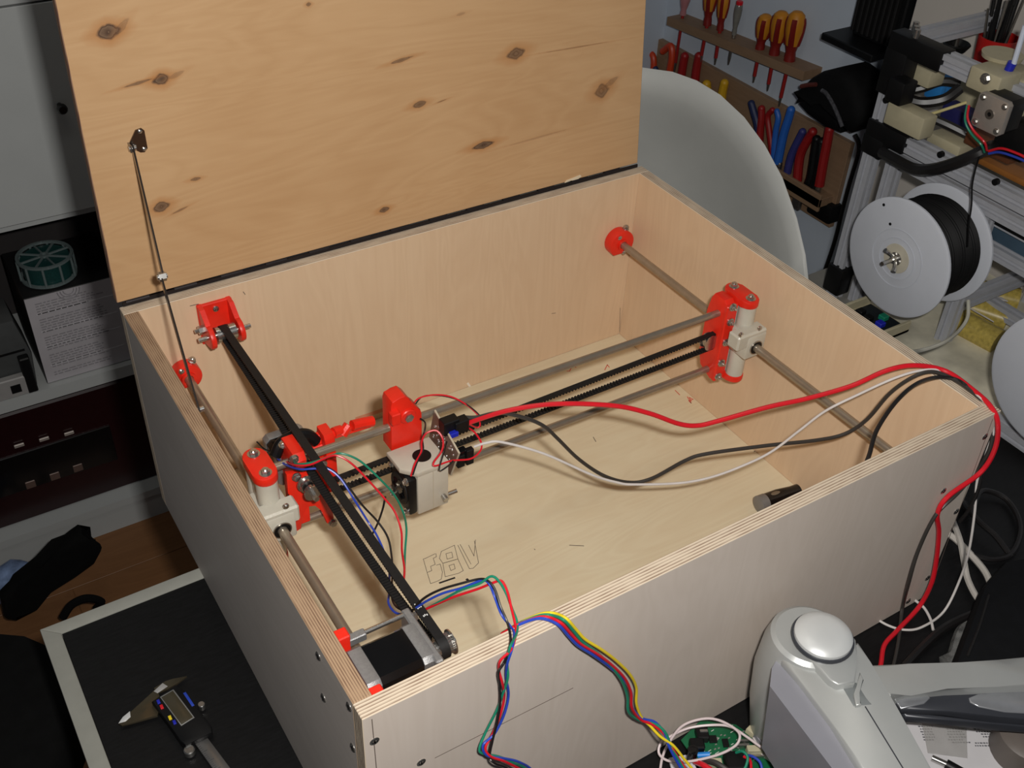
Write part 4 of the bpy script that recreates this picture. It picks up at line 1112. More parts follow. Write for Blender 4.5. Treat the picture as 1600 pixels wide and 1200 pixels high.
# ------------------------------------------------------------------ shell chair behind the box
M['shell'] = mat('beige_leatherette', (212, 213, 208), 0.5, var=0.04, scale=10, bump=.08, bscale=300)
ch = thing('tub_chair', 'beige upholstered tub chair behind the plywood box', 'chair', (1.05, .95, ZFL))
nrm = Vector((-.75, -.66, 0)).normalized(); hax = Vector((.66, -.75, 0)).normalized()
C0 = Vector((1.16, .84, 0))
def on_plane(u, v):
    d = r_ * ((u - 800) / FPX) + d_ * ((v - 600) / FPX) + f_
    k = (C0 - CAM).dot(nrm) / d.dot(nrm)
    p = CAM + d * k - C0
    return (p.dot(hax), p.z)
right = [(1003, 133), (1040, 136), (1080, 145), (1120, 160), (1160, 183), (1195, 212), (1225, 246), (1250, 290), (1265, 330), (1271, 362), (1270, 395), (1262, 430), (1245, 475), (1215, 530)]
out = [on_plane(u, v) for u, v in right]
mx = on_plane(985, 133)[0]
left = [(2 * mx - a, b) for a, b in reversed(out)]
ring = out + left
cz = -.12
NR = 14
b = MB()
def shell(sgn):
    rings = []
    for k in range(NR + 1):
        f = 1 - k / NR
        rr = []
        for (a, z) in ring:
            da, dz = a - mx, z - cz
            bow = .085 * (1 - f * f)
            wrap = .16 * (da * f / .3) ** 2
            p = C0 + hax * (mx + da * f) + Vector((0, 0, cz + dz * f)) + nrm * (wrap - bow - .03 - .030 * f ** 14)
            if sgn: p -= nrm * (.075 * (1 - f ** 12) + .010)
            rr.append(p)
        rings.append(rr)
    return rings
fr, bk_ = shell(0), shell(1)
def rim(j):
    p, q = fr[0][j], bk_[0][j]
    return p, q
rings = list(reversed(bk_)) 
mid = [(p + q) / 2 + ((p - (C0 + hax * mx + Vector((0, 0, cz)))).normalized() * .006) for p, q in zip(fr[0], bk_[0])]
b.ring_loft(rings + [mid] + fr)
bmesh.ops.remove_doubles(b.bm, verts=b.bm.verts, dist=1e-6)
back = b.build('backrest', M['shell'], ch, 60)
seam = mat('seam_thread', (150, 148, 140), .7)
# stitched seams follow the shell
def seam_pts(f, j0, j1):
    pts = []
    for j in range(j0, j1):
        (a, z) = ring[j]; da, dz = a - mx, z - cz
        p = C0 + hax * (mx + da * f) + Vector((0, 0, cz + dz * f)) + nrm * (.16 * (da * f / .3) ** 2 - .085 * (1 - f * f) - .0295 - .030 * f ** 14)
        pts.append(p)
    return pts
MB().tube([seam_pts(.98, 9, 10)[0], seam_pts(.86, 9, 10)[0] + Vector((0, 0, .01)), seam_pts(.76, 10, 11)[0], seam_pts(.68, 11, 12)[0]], .0012, seg=6).build('seam', seam, back)
MB().lathe([(.0, -.05), (.20, -.05), (.235, -.03), (.24, 0), (.225, .03), (.15, .042), (0, .045)], (1.00, .72, -.30), (0, 0, 1), 40).build('seat', M['shell'], ch)
MB().cyl((1.00, .72, ZFL + .03), (1.00, .72, -.345), .03, seg=18).build('pedestal', M['zinc'], ch)
MB().lathe([(.22, 0), (.22, .008), (.05, .025), (.03, .04)], (1.00, .72, ZFL), (0, 0, 1), 36).build('base', M['zinc'], ch)

# ------------------------------------------------------------------ tools on the right wall
XWL = 1.575
XT = 1.545
M['rack'] = wood_face('rack_pine', (150, 122, 96), (116, 90, 68), 'y', streak=.5, blotch=.4)
a0, a1 = at(1043, 26, x=XT - .022), at(1257, 112, x=XT - .022)
rk = thing('screwdriver_rack', 'narrow wooden screwdriver rack on the right wall', 'rack', (XT, (a0.y + a1.y) / 2, a0.z))
b = MB(); rg = []
for p in (a0, a1):
    rg.append([Vector((x, p.y, p.z + z)) for x, z in ((XT - .022, -.020), (XWL, -.020), (XWL, 0), (XT - .022, 0))])
b.ring_loft(rg).build('board', M['rack'], rk)
yel = mat('yellow_grip', (196, 128, 24), .5); redh = mat('red_grip', (122, 26, 20), .42); dred = mat('red_sleeve', (150, 30, 28), .4)
clrh = mat('clear_pink_grip', (176, 120, 124), .25, var=.1); clrg = mat('clear_grey_grip', (120, 118, 112), .2, var=.15)
def screwdriver(label, top, col, tip, r, kind):
    pt, pc_, pe = at(*top, x=XT), at(*col, x=XT), at(*tip, x=XT)
    ax = (pt - pc_).normalized(); L = (pt - pc_).length
    t = thing('screwdriver', label, 'screwdriver', pe, 'screwdrivers in the wooden rack')
    hm_ = {'v': yel, 'c': clrh, 't': clrg}[kind]
    h = MB().lathe([(r * .62, 0), (r * .60, L * .10), (r * .52, L * .20), (r * .72, L * .36), (r * .98, L * .62), (r, L * .78), (r * .86, L * .92), (r * .5, L * .985), (0, L)], pc_, ax, 20).build('handle', hm_, t)
    if kind == 'v':
        s_, u_, _ = frame(ax)
        MB().lathe([(r * .63, -.0005), (r * .62, L * .10), (r * .54, L * .20), (r * .72, L * .33), (r * .5, L * .34)], pc_, ax, 20).build('neck', redh, h)
        for k in range(4):
            a = 2 * math.pi * k / 4 + .55
            d = s_ * math.cos(a) + u_ * math.sin(a)
            P = [pc_ + ax * L * f + d * r * g for f, g in ((.34, .50), (.48, .66), (.62, .76), (.76, .78), (.86, .66))]
            MB().tube(P, r * .36, seg=8).build('grip_inlay', redh, h)
    if kind == 't':
        MB().cyl(pt - ax * L * .18, pt + ax * .002, r * .85, seg=16, bev=.001).build('end_cap', M['w_red'], h)
        MB().cyl(pc_ - ax * L * .1, pc_ + ax * L * .05, r * .55, seg=14).build('ferrule', M['zinc'], h)
    d2 = (pe - pc_)
    MB().cyl(pc_, pc_ + d2 * .80, .0042 if kind == 'v' else .0036, seg=12).build('shaft', dred if kind != 't' else M['steel'], t)
    MB().cyl(pc_ + d2 * .80, pe, .0034, .0016, seg=10).build('tip', M['steel'], t)
screwdriver('screwdriver with clear pink handle at the left end of the rack', (1073, -14), (1067, 23), (1053, 116), .0125, 'c')
screwdriver('red and yellow screwdriver second from the left in the rack', (1113, -30), (1105, 39), (1094, 98), .0155, 'v')
screwdriver('slim red and yellow screwdriver third from the left in the rack', (1133, -14), (1125, 47), (1117, 101), .0130, 'v')
screwdriver('voltage tester with red end cap in the middle of the rack', (1156, 3), (1147, 54), (1138, 101), .0090, 't')
screwdriver('red and yellow screwdriver just right of the voltage tester', (1198, 22), (1187, 77), (1177, 129), .0165, 'v')
screwdriver('red and yellow screwdriver second from the right end of the rack', (1223, 17), (1209, 87), (1199, 142), .0185, 'v')
screwdriver('largest red and yellow screwdriver at the right end of the rack', (1247, 17), (1233, 96), (1217, 166), .0195, 'v')

# plier rack: board with ledge
b0, b1 = at(1075, 92, x=XWL - .012), at(1332, 218, x=XWL - .012)
pr_ = thing('plier_rack', 'wooden plier rack behind the beige chair', 'rack', (XWL, (b0.y + b1.y) / 2, b0.z - .2))
zt = max(b0.z, b1.z)
lo_ = at(1300, 358, x=XWL - .012).z
MB().box(XWL - .014, XWL, b1.y, b0.y + .30, lo_, (b0.z + b1.z) / 2, .001).build('board', M['rack'], pr_)
MB().box(XWL - .055, XWL - .012, b1.y + .01, b0.y + .30, lo_ + .055, lo_ + .075, .001).build('ledge', M['rack'], pr_)
MB().box(XWL - .055, XWL - .048, b1.y + .01, b0.y + .30, lo_ + .045, lo_ + .085, .001).build('ledge_lip', M['rack'], pr_)
def grip(path, r, m, label, x, cat='pliers', second=None, m2=None, nm='pliers', jaw=True):
    P = [at(u, v, x=x) for u, v in path]
    t = thing(nm, label, cat, P[-1], 'tools in the plier rack')
    MB().tube(P, [r * .9, r], seg=10).build('handle', m, t)
    MB().ball(P[0], r * .95, 10).build('handle_end', m, t)
    last = P[-1]
    if second:
        Q = [at(u, v, x=x) for u, v in second]
        MB().tube(Q, [r * .9, r], seg=10).build('handle', m2 or m, t)
        MB().ball(Q[0], r * .95, 10).build('handle_end', m2 or m, t)
        last = (P[-1] + Q[-1]) / 2
    if jaw:
        MB().box(last.x - .006, last.x + .006, last.y - .012, last.y + .012, last.z - .05, last.z + .006, .003).build('jaw', M['steel'], t)
    return t
org = mat('orange_grip', (196, 62, 26), .45); drk = mat('dark_red_grip', (150, 26, 26), .45); nvy = mat('navy_grip', (34, 44, 84), .5); lbl = mat('light_blue_grip', (40, 100, 190), .45)
ylw = mat('yellow_handle', (206, 160, 30), .45); grn2 = mat('green_handle', (40, 110, 70), .5); prp = mat('blue_violet_grip', (54, 56, 120), .5)
grip([(1013, 80), (1021, 90), (1020, 115), (1012, 135), (1012, 160)], .0085, org, 'orange pliers with navy handle at the left of the plier rack', XT, second=[(1024, 108), (1028, 120), (1032, 135), (1026, 160)], m2=nvy)
grip([(1036, 80), (1048, 72), (1050, 90), (1046, 115), (1043, 160)], .0090, org, 'orange hooked pliers right of the navy handled ones', XT, second=[(1040, 120), (1046, 130), (1052, 140), (1050, 160)])
grip([(1070, 88), (1066, 110), (1062, 140), (1062, 170)], .0110, drk, 'dark red pliers with two straight broad handles', XT, second=[(1092, 88), (1088, 110), (1084, 140), (1076, 170)])
grip([(1080, 128), (1081, 140), (1080, 170)], .0085, grn2, 'green handled tool before the dark red pliers', XT - .01, 'tool', nm='hand_tool')
grip([(1104, 132), (1104, 150), (1102, 190)], .0120, ylw, 'short yellow handled tool behind the chair rim', XT, 'tool', nm='hand_tool')
grip([(1132, 130), (1128, 150), (1124, 190)], .0110, ylw, 'taller yellow handled tool behind the chair rim', XT, 'tool', nm='hand_tool')
grip([(1174, 162), (1178, 176), (1184, 200), (1184, 240)], .0090, nvy, 'navy handled pliers with red second handle', XT, second=[(1190, 170), (1190, 185), (1188, 205), (1186, 240)], m2=drk)
grip([(1207, 172), (1200, 182), (1202, 205), (1208, 250)], .0070, drk, 'light blue pliers with one red handle', XT, second=[(1214, 174), (1216, 186), (1212, 208), (1208, 250)], m2=lbl)
grip([(1236, 172), (1232, 186), (1224, 212), (1215, 255)], .0100, lbl, 'bright blue pliers with one broad handle on view', XT - .01)
grip([(1254, 206), (1246, 222), (1236, 245), (1228, 280)], .0090, prp, 'violet blue handled cutters left of the red pliers', XT)
grip([(1270, 206), (1260, 222), (1250, 245), (1245, 290)], .0105, drk, 'red and black combination pliers with spread handles', XT - .005, second=[(1276, 218), (1272, 245), (1266, 280), (1256, 300)], m2=M['black'])
grip([(1296, 203), (1292, 225), (1286, 255), (1280, 290)], .0110, drk, 'tall red and black pliers at the right end of the plier rack', XT - .01, second=[(1284, 222), (1282, 250), (1278, 275), (1272, 292)], m2=M['black'])
pk_ = at(1288, 318, x=XT + .02)
tag(MB().box(pk_.x - .02, pk_.x + .03, pk_.y - .04, pk_.y + .03, pk_.z - .03, pk_.z + .015, .006, seg=2).build('black_clamp', M['black']), 'small black clamp on the plier rack ledge', 'clamp')

# black cap hanging on the wall
cp = thing('cap', 'black cap with a stitched peak hanging on the right wall', 'cap', at(1290, 150, x=XWL - .06))
def blob(px, x, dep, nm, m, parent, bev=.01):
    P = [at(u, v, x=x) for u, v in px]
    area = sum(P[i].y * P[(i + 1) % len(P)].z - P[(i + 1) % len(P)].y * P[i].z for i in range(len(P)))
    if area < 0: P.reverse()
    return MB().prism([(p.y, p.z) for p in P], (x, 0, 0), (0, 1, 0), (0, 0, 1), dep, bev).build(nm, m, parent, 60)
capm = mat('black_felt', (11, 11, 12), .8, spec=.2, var=.2, bump=.3, bscale=300)
blob([(1231, 165), (1247, 143), (1258, 124), (1275, 114), (1308, 107), (1325, 120), (1338, 145), (1346, 180), (1342, 200), (1318, 211), (1310, 190), (1298, 160), (1285, 143), (1262, 148), (1245, 160)], XWL - .11, .10, 'crown', capm, cp, .022)
blob([(1246, 162), (1264, 149), (1285, 144), (1297, 160), (1308, 186), (1312, 208), (1290, 198), (1262, 178)], XWL - .06, .05, 'inside', M['black'], cp, .004)
P = [at(u, v, x=XWL - .115) for u, v in ((1284, 141), (1292, 147), (1302, 164), (1310, 182), (1316, 198))]
MB().tube(P, .0042, seg=8).build('trim', mat('grey_trim', (70, 70, 74), .5, var=.5, scale=200), cp)
P = [at(u, v, x=XWL - .115) for u, v in ((1252, 135), (1262, 133), (1275, 132))]
MB().tube(P, .0045, seg=8).build('red_patch', mat('dull_red', (86, 34, 26), .7), cp)
P = [at(u, v, x=XWL - .05) for u, v in ((1336, 210), (1342, 225), (1340, 245), (1328, 285), (1316, 330), (1305, 375), (1290, 420), (1275, 460))]
tag(MB().tube(P, .0042, seg=8).build('cable', M['w_black']), 'black cable hanging down the wall below the cap', 'cable')

# black tool holder above
hb = thing('tool_holder', 'black ribbed tool holder at the top of the right wall', 'holder', at(1340, 80, x=XWL - .05))
pA, pB = at(1283, 54, x=XWL - .10), at(1362, 90, x=XWL - .10)
MB().box(XWL - .10, XWL, pB.y, pA.y, (pA.z + pB.z) / 2 - .010, (pA.z + pB.z) / 2 + .004, .002).build('ledge', M['black'], hb)
zb = (pA.z + pB.z) / 2 + .004
MB().box(XWL - .050, XWL, pB.y - .01, pA.y - .03, zb, zb + .26, .003).build('body', M['black'], hb)
for k in range(8):
    yq = pB.y + (pA.y - .03 - pB.y) * (k + .5) / 8
    MB().box(XWL - .060, XWL - .048, yq - .003, yq + .003, zb + .01, zb + .11, .001).build('rib', M['belt'], hb)

# pale cupboard side at the top right, behind the printer
q0 = at(1420, 20, x=1.40)
cup = thing('cupboard', 'pale grey cupboard behind the printer frame', 'cupboard', (1.48, q0.y - .35, ZFL))
MB().box(1.42, 1.573, q0.y - .75, q0.y, ZFL, .85, .003).build('carcass', M['wall2'], cup)
MB().box(1.405, 1.420, q0.y - .74, q0.y - .37, ZFL + .05, .84, .002).build('door', M['wall2'], cup)
MB().box(1.405, 1.420, q0.y - .366, q0.y - .004, ZFL + .05, .84, .002).build('door', M['wall2'], cup)
# side table under the printer
ZS = -.060
stb = thing('side_table', 'low side table under the printer with pale top', 'table', (1.24, .20, ZFL))
MB().box(1.035, 1.40, -.35, .64, ZS - .025, ZS, .002).build('table_top', mat('grey_table', (136, 134, 128), .5, var=.08, scale=20), stb)
for x, y in ((1.22, -.31), (1.26, .46), (1.37, -.31), (1.37, .46)):
    MB().box(x - .018, x + .018, y - .018, y + .018, ZFL, ZS - .025, .002).build('leg', M['desk_edge'], stb)
# ------------------------------------------------------------------ printer frame on the side table
M['alu'] = mat('aluminium_extrusion', (178, 180, 186), .4, .15, var=.05, scale=80)
M['slot'] = mat('extrusion_slot', (84, 86, 90), .5, .3)
M['ivory'] = mat('ivory_printed_plastic', (178, 170, 142), .45, var=.06, bump=.15)
prn = thing('printer', 'open-frame 3D printer of aluminium extrusions with black corners', 'printer', (1.25, .30, ZS))
def extr(p, q, s=.020, nm='extrusion', parent=None):
    """slotted square bar between two points along one axis"""
    p, q = Vector(p), Vector(q)
    ax = (q - p); L = ax.length; ax.normalize()
    i = max(range(3), key=lambda k: abs(ax[k]))
    e1 = Vector([1 if k == (i + 1) % 3 else 0 for k in range(3)]); e2 = Vector([1 if k == (i + 2) % 3 else 0 for k in range(3)])
    h = s / 2; g = s * .16; d = s * .22
    prof = [(-h, -h), (-g, -h), (-g, -h + d), (g, -h + d), (g, -h), (h, -h), (h, -g), (h - d, -g), (h - d, g), (h, g), (h, h), (g, h), (g, h - d), (-g, h - d), (-g, h), (-h, h), (-h, g), (-h + d, g), (-h + d, -g), (-h, -g)]
    return MB().ring_loft([[c + e1 * a + e2 * b_ for a, b_ in prof] for c in (p, q)]).build(nm, M['alu'], parent or prn)
XP = 1.150
pb0 = at(1312, 440, x=XP); yP = at(1360, 250, x=XP).y
zTop = at(1392, 82, x=XP).z
zC = at(1470, 250, x=XP).z
zD = at(1500, 300, x=XP).z
yN = -.12
post = extr((XP, yP, ZS), (XP, yP, zTop))
extr((XP + .022, yP - .030, ZS), (XP + .022, yP - .030, zC))
zA = at(1490, 100, x=XP).z
extr((XP, yP - .02, zA), (XP, yN, zA), .024)
extr((XP, yP - .02, zC), (XP, yN, zC), .022)
extr((XP + .01, yP - .02, zD - .004), (XP + .01, yN, zD - .004), .020)
extr((XP - .08, yP - .04, ZS + .011), (XP - .08, yN, ZS + .011), .022)
extr((XP - .08, yP - .04, ZS + .034), (XP - .08, yN, ZS + .034), .022)
extr((XP + .235, yP, ZS), (XP + .235, yP, zTop))
extr((XP + .012, yP, zA), (XP + .225, yP, zA), .022)
extr((XP + .012, yP, ZS + .05), (XP + .225, yP, ZS + .05), .022)
extr((XP + .235, yP - .02, zC - .03), (XP + .235, yN, zC - .03), .022)
yv = at(1545, 330, x=XP + .02).y
extr((XP + .02, yv, ZS), (XP + .02, yv, zD))
extr((XP + .235, yv, ZS), (XP + .235, yv, zC))
extr((XP + .03, yv, ZS + .10), (XP + .225, yv, ZS + .10))
extr((XP + .13, yP - .04, ZS + .06), (XP + .13, yN, ZS + .06))
for (z, dn, ln_) in ((zA, .078, .082), (zC, .040, .062)):
    br_ = MB().box(XP - .0145, XP + .0145, yP - ln_, yP + .013, z - .0145, z + .0145, .002, seg=2).build('corner_bracket', M['black'], prn)
    MB().box(XP - .0150, XP + .0150, yP - .026, yP + .014, z - dn, z - .010, .002, seg=2).build('bracket_leg', M['black'], br_)
MB().box(XP - .015, XP + .015, yP - .017, yP + .017, ZS + .01, ZS + .06, .003, seg=2).build('corner_bracket', M['black'], prn)
for dy in (.004, -.008, -.018):
    MB().cyl((XP + dy, yP - .016 + dy, zA + .02), (XP + dy, yP - .016 + dy, zA + .032), .0045, seg=12).build('bolt', M['zinc'], prn)
for u, v, z in ((1522, 122, zA), (1468, 242, zC), (1554, 285, zC), (1383, 157, None)):
    c = at(u, v, x=XP - .013)
    MB().cyl(c, c + Vector((.006, 0, 0)), .0048, seg=14).build('slot_bolt', M['black'], prn)
# ivory printed parts
def pblk(u, v, x, sx, sy, sz, nm, m, bev=.003):
    c = at(u, v, x=x)
    return MB().box(c.x - sx / 2, c.x + sx / 2, c.y - sy / 2, c.y + sy / 2, c.z - sz / 2, c.z + sz / 2, bev, seg=2).build(nm, m, prn)
pblk(1422, 186, XP - .01, .03, .070, .034, 'ivory_block', M['ivory'])
pblk(1440, 112, XP + .04, .035, .060, .026, 'ivory_block', M['ivory'])
pblk(1553, 124, XP - .02, .045, .050, .030, 'ivory_block', M['ivory'])
pblk(1490, 222, XP + .05, .05, .06, .02, 'ivory_block', M['ivory'])
pblk(1590, 140, XP + .03, .05, .06, .05, 'ivory_block', M['ivory'])
c = at(1540, 123, x=XP - .045)
MB().hexbolt(c, (-1, 0, 0), .0055, .004, .0075, .002).build('bolt', M['zinc'], prn)
c = at(1565, 90, x=XP + .02)
MB().lathe([(.0265, 0), (.028, .006)], c, (0, 0, 1), 24).build('ivory_disc', M['ivory'], prn)
MB().cyl(at(1584, 100, x=XP - .01), at(1602, 40, x=XP - .01), .0035, seg=10).build('feed_tube', mat('ptfe_tube', (206, 214, 230), .3), prn)
c = at(1579, 104, x=XP - .01)
MB().cyl(c + Vector((0, .001, -.006)), c + Vector((0, -.001, .006)), .006, seg=14).build('tube_collar', M['blue'], prn)
# feeder motor
mx0 = 1.085
cs_ = [at(u, v, x=mx0) for u, v in ((1529, 144), (1579, 161), (1563, 213), (1516, 196))]
cm = sum(cs_, Vector()) / 4
sd = .0215
def sqx(x, dep, w, ch):
    cc = [(-w, -w + ch), (-w + ch, -w), (w - ch, -w), (w, -w + ch), (w, w - ch), (w - ch, w), (-w + ch, w), (-w, w - ch)]
    return MB().prism([(cm.y + a, cm.z + e) for a, e in cc], (x, 0, 0), (0, 1, 0), (0, 0, 1), dep, .0006)
fm = sqx(mx0, .009, .0235, .004).build('feeder_motor', mat('brushed_motor_face', (168, 160, 152), .4, .5, bump=.2), prn)
sqx(mx0 + .009, .028, .0230, .005).build('motor_body', M['black'], fm)
MB().pipe_ring([(.003, 0), (.0065, 0), (.0065, .0012), (.003, .0012)], (mx0, cm.y, cm.z), (-1, 0, 0), 20).build('boss', M['steel'], fm)
MB().cyl((mx0 - .0006, cm.y, cm.z), (mx0, cm.y, cm.z), .0030, seg=12).build('bore', M['black'], fm)
for a, e in ((-1, 1), (1, 1), (-1, -1), (1, -1)):
    MB().hexbolt((mx0, cm.y + a * .0170, cm.z + e * .0170), (-1, 0, 0), .0030, .0022, .0042).build('screw', M['zinc'], fm)
# cable loom and wires
def loom(pts, r, nm, m, x=XP - .03):
    P = [at(u, v, x=xx) for u, v, xx in pts]
    return MB().tube(P, r, seg=8).build(nm, m, prn)
loom([(1378, 238, 1.13), (1400, 250, 1.12), (1430, 264, 1.11), (1460, 264, 1.10), (1500, 252, 1.10), (1535, 236, 1.11), (1550, 228, 1.14)], .0085, 'cable_loom', M['w_black'])
loom([(1405, 145, 1.18), (1440, 138, 1.20), (1470, 128, 1.22), (1500, 130, 1.24)], .007, 'cable_loom', M['w_black'])
loom([(1408, 152, 1.16), (1440, 160, 1.18), (1475, 155, 1.20), (1500, 138, 1.22)], .0085, 'cable_loom', M['w_black'])
loom([(1445, 180, 1.16), (1480, 195, 1.18), (1520, 215, 1.20)], .007, 'cable_loom', M['w_black'])
loom([(1514, 165, 1.09), (1512, 185, 1.08), (1522, 205, 1.08), (1538, 222, 1.08), (1542, 235, 1.09)], .0016, 'motor_wire', M['w_red'])
loom([(1511, 165, 1.09), (1508, 188, 1.08), (1517, 208, 1.08), (1533, 226, 1.08), (1538, 238, 1.09)], .0016, 'motor_wire', M['w_green'])
loom([(1545, 236, 1.10), (1565, 232, 1.10), (1590, 240, 1.10), (1610, 250, 1.10)], .0018, 'motor_wire', M['w_red'])
loom([(1545, 240, 1.10), (1562, 238, 1.10), (1588, 246, 1.10), (1610, 256, 1.10)], .0018, 'motor_wire', M['w_blue'])
loom([(1455, 178, 1.20), (1480, 170, 1.22), (1510, 160, 1.24)], .0024, 'motor_wire', mat('cream_wire', (214, 200, 140), .5))
tapem = mat('blue_tape', (36, 120, 190), .5)
pblk(1470, 128, 1.26, .03, .045, .03, 'blue_tape', tapem)
pblk(1462, 140, 1.24, .012, .03, .03, 'blue_tape', tapem)
pblk(1500, 182, 1.24, .03, .05, .03, 'hot_end', mat('indigo_part', (34, 34, 90), .5))
pblk(1408, 141, 1.13, .03, .03, .035, 'endstop', M['black'])
pblk(1560, 225, 1.2, .05, .08, .02, 'copper_block', mat('copper_brown', (110, 66, 40), .4, .3))
pblk(1590, 265, 1.24, .06, .10, .010, 'heated_plate', mat('amber_plate', (150, 96, 44), .4))
pblk(1590, 372, 1.22, .05, .10, .05, 'supply_box', mat('slate_blue_box', (62, 82, 98), .45))
zE = at(1570, 345, x=1.19).z
extr((1.19, yv + .05, zE), (1.19, yN, zE))
MB().box(1.178, 1.1795, yN, yv + .03, zE - .006, zE + .004).build('label_strip', M['black'], prn)
zG = at(1580, 405, x=1.19).z
extr((1.19, yv + .05, zG), (1.19, yN, zG))
# dark motor row under the top beam at the right edge
pblk(1590, 215, 1.17, .03, .05, .05, 'extruder_body', M['black'])

# red cup with tools on the cupboard side of the printer
cu = at(1546, 106, x=1.34)
cup_ = thing('tool_cup', 'red cup full of dark thin tools behind the printer', 'cup', cu)
b = MB(); b.pipe_ring([(.0265, 0), (.031, .050), (.029, .050), (.026, .003)], cu, (0, 0, 1), 28); b.build('cup', mat('red_cup', (176, 26, 22), .4), cup_)
MB().cyl(cu, cu + Vector((0, 0, .004)), .0265, seg=24).build('cup_base', mat('red_cup_base', (150, 22, 20), .4), cup_)
MB().cyl(cu + Vector((0, 0, -.14)), cu, .035, seg=24).build('stand', M['ivory'], cup_)
rnd = random.Random(12)
for k in range(16):
    a = rnd.uniform(0, 6.28); r = rnd.uniform(.003, .022); h = rnd.uniform(.09, .14)
    p = cu + Vector((r * math.cos(a) * .8, r * math.sin(a) * .8, .006)); q = cu + Vector((r * math.cos(a) * 1.6, r * math.sin(a) * 1.6, h))
    tg = tag(MB().cyl(p, q, .0028 if k % 3 else .0055, .0018 if k % 2 else .003, seg=8).build('thin_tool', [M['black'], M['steel'], M['belt']][k % 3]), ['thin black rod tool standing in the red cup', 'thin steel rod tool standing in the red cup', 'slim dark grey tool standing in the red cup'][k % 3], 'tool', 'tools in the red cup')
P = [at(u, v, x=1.33) for u, v in ((1480, 75), (1488, 60), (1500, 48), (1510, 40), (1515, 26))]
jr = at(1492, 78, x=1.33)
jt = thing('small_brush', 'small brush in a dark dish behind the top beam', 'brush', jr)
MB().lathe([(.016, 0), (.022, .01), (.020, .012), (.014, .003)], jr, (0, 0, 1), 20).build('dish', M['black'], jt)
MB().tube([jr + Vector((0, 0, .004)), at(1500, 50, x=1.33), at(1515, 26, x=1.33)], [.0035, .0016], seg=8).build('handle', M['steel'], jt)

# ------------------------------------------------------------------ filament spools
M['spool'] = mat('frosted_spool', (202, 206, 214), .5, var=.03, scale=20, sss=.1)
M['filament'] = mat('black_filament', (9, 9, 10), .6, var=.5, spec=.25, scale=900, stretch=(1, .02, .02))
def spool(name, label, c, R, w, fil, tilt=0):
    t = thing(name, label, 'spool', c - Vector((0, 0, R)), 'filament spools')
    ax = Vector((1, 0, 0))
    for k, x in enumerate((0, w)):
        f = MB().lathe([(R - .004, 0), (R, .002), (R, .005), (R - .004, .006), (.030, .006), (.012, .006)][::1], c + Vector((x - .003, 0, 0)), ax, 64)
        f.build('flange', M['spool'], t)
    MB().lathe([(.040, .003), (.040, w - .003)], c, ax, 48).build('core', M['spool'], t)
    b = MB()
    prof = []
    n = 26
    for k in range(n):
        x = .0035 + (w - .007) * k / n; dx = (w - .007) / n
        prof += [(R - .0165 + .0016 * math.sin(k * .9), x), (R - .015 + .0016 * math.sin(k * .9), x + dx * .5)]
    b.lathe(prof, c, ax, 64).build('filament_winding', fil, t)
    return t
SC = at(1403, 403, x=1.05)
RS1 = .0905
sp = spool('filament_spool', 'frosted spool of black filament with a wing nut on the printer', SC, RS1, .090, M['filament'])
fc = Vector((SC.x - .0032, SC.y, SC.z))
MB().lathe([(.0225, 0), (.0225, .0008), (.010, .0010)], fc, (-1, 0, 0), 32).build('washer_disc', mat('cream_disc', (196, 190, 172), .5), sp)
MB().lathe([(.0100, 0), (.0100, .0022), (.006, .0024)], fc, (-1, 0, 0), 24).build('washer', M['zinc'], sp)
wn = MB().lathe([(.0058, 0), (.0050, .008), (.0040, .009)], fc + Vector((-.002, 0, 0)), (-1, 0, 0), 16).build('wing_nut', M['zinc'], sp)
for s in (-1, 1):
    P = [fc + Vector((-.005, s * .003, s * .003)), fc + Vector((-.010, s * .009, s * .008)), fc + Vector((-.015, s * .012, s * .012))]
    MB().tube(P, [.0028, .0036], seg=8).build('wing', M['zinc'], wn)
MB().cyl(fc + Vector((-.03, 0, 0)), fc + Vector((.112, 0, 0)), .0032, seg=12).build('threaded_rod', M['zinc'], sp)
for u, v in ((1381, 320), (1391, 350)):
    c = at(u, v, x=SC.x - .0032)
    MB().cyl(c + Vector((-.0006, 0, 0)), c + Vector((.001, 0, 0)), .0022, seg=12).build('hole', M['black'], sp)
for rr in (.031, .044):
    MB().pipe_ring([(rr, 0), (rr + .0012, 0), (rr + .0012, .0006), (rr, .0006)], fc, (-1, 0, 0), 48).build('moulded_ring', M['spool'], sp)
P = [at(u, v, x=xx) for u, v, xx in ((1512, 385, 1.08), (1514, 350, 1.08), (1518, 320, 1.085), (1519, 290, 1.09), (1524, 265, 1.10), (1530, 245, 1.10))]
tag(MB().tube(P, .0013, seg=6).build('filament_strand', M['filament']), 'black filament strand rising from the spool to the feeder motor', 'filament')
pinkf = mat('pink_filament', (196, 110, 120), .4, var=.2, scale=500)
S2 = Vector((1.02, .098, .118))
spool('filament_spool', 'frosted spool of pink filament at the right edge of the photo', S2, .098, .06, pinkf)
# transparent tube hanging from the spool
P = [at(u, v, x=xx) for u, v, xx in ((1513, 470, 1.10), (1512, 495, 1.08), (1500, 515, 1.05), (1480, 532, 1.00), (1455, 543, .96), (1436, 548, .93), (1425, 550, .90))]
tag(MB().tube(P, .0026, seg=8).build('clear_tube', mat('clear_tube', (196, 194, 180), .25)), 'clear plastic tube curving below the black filament spool', 'tube')
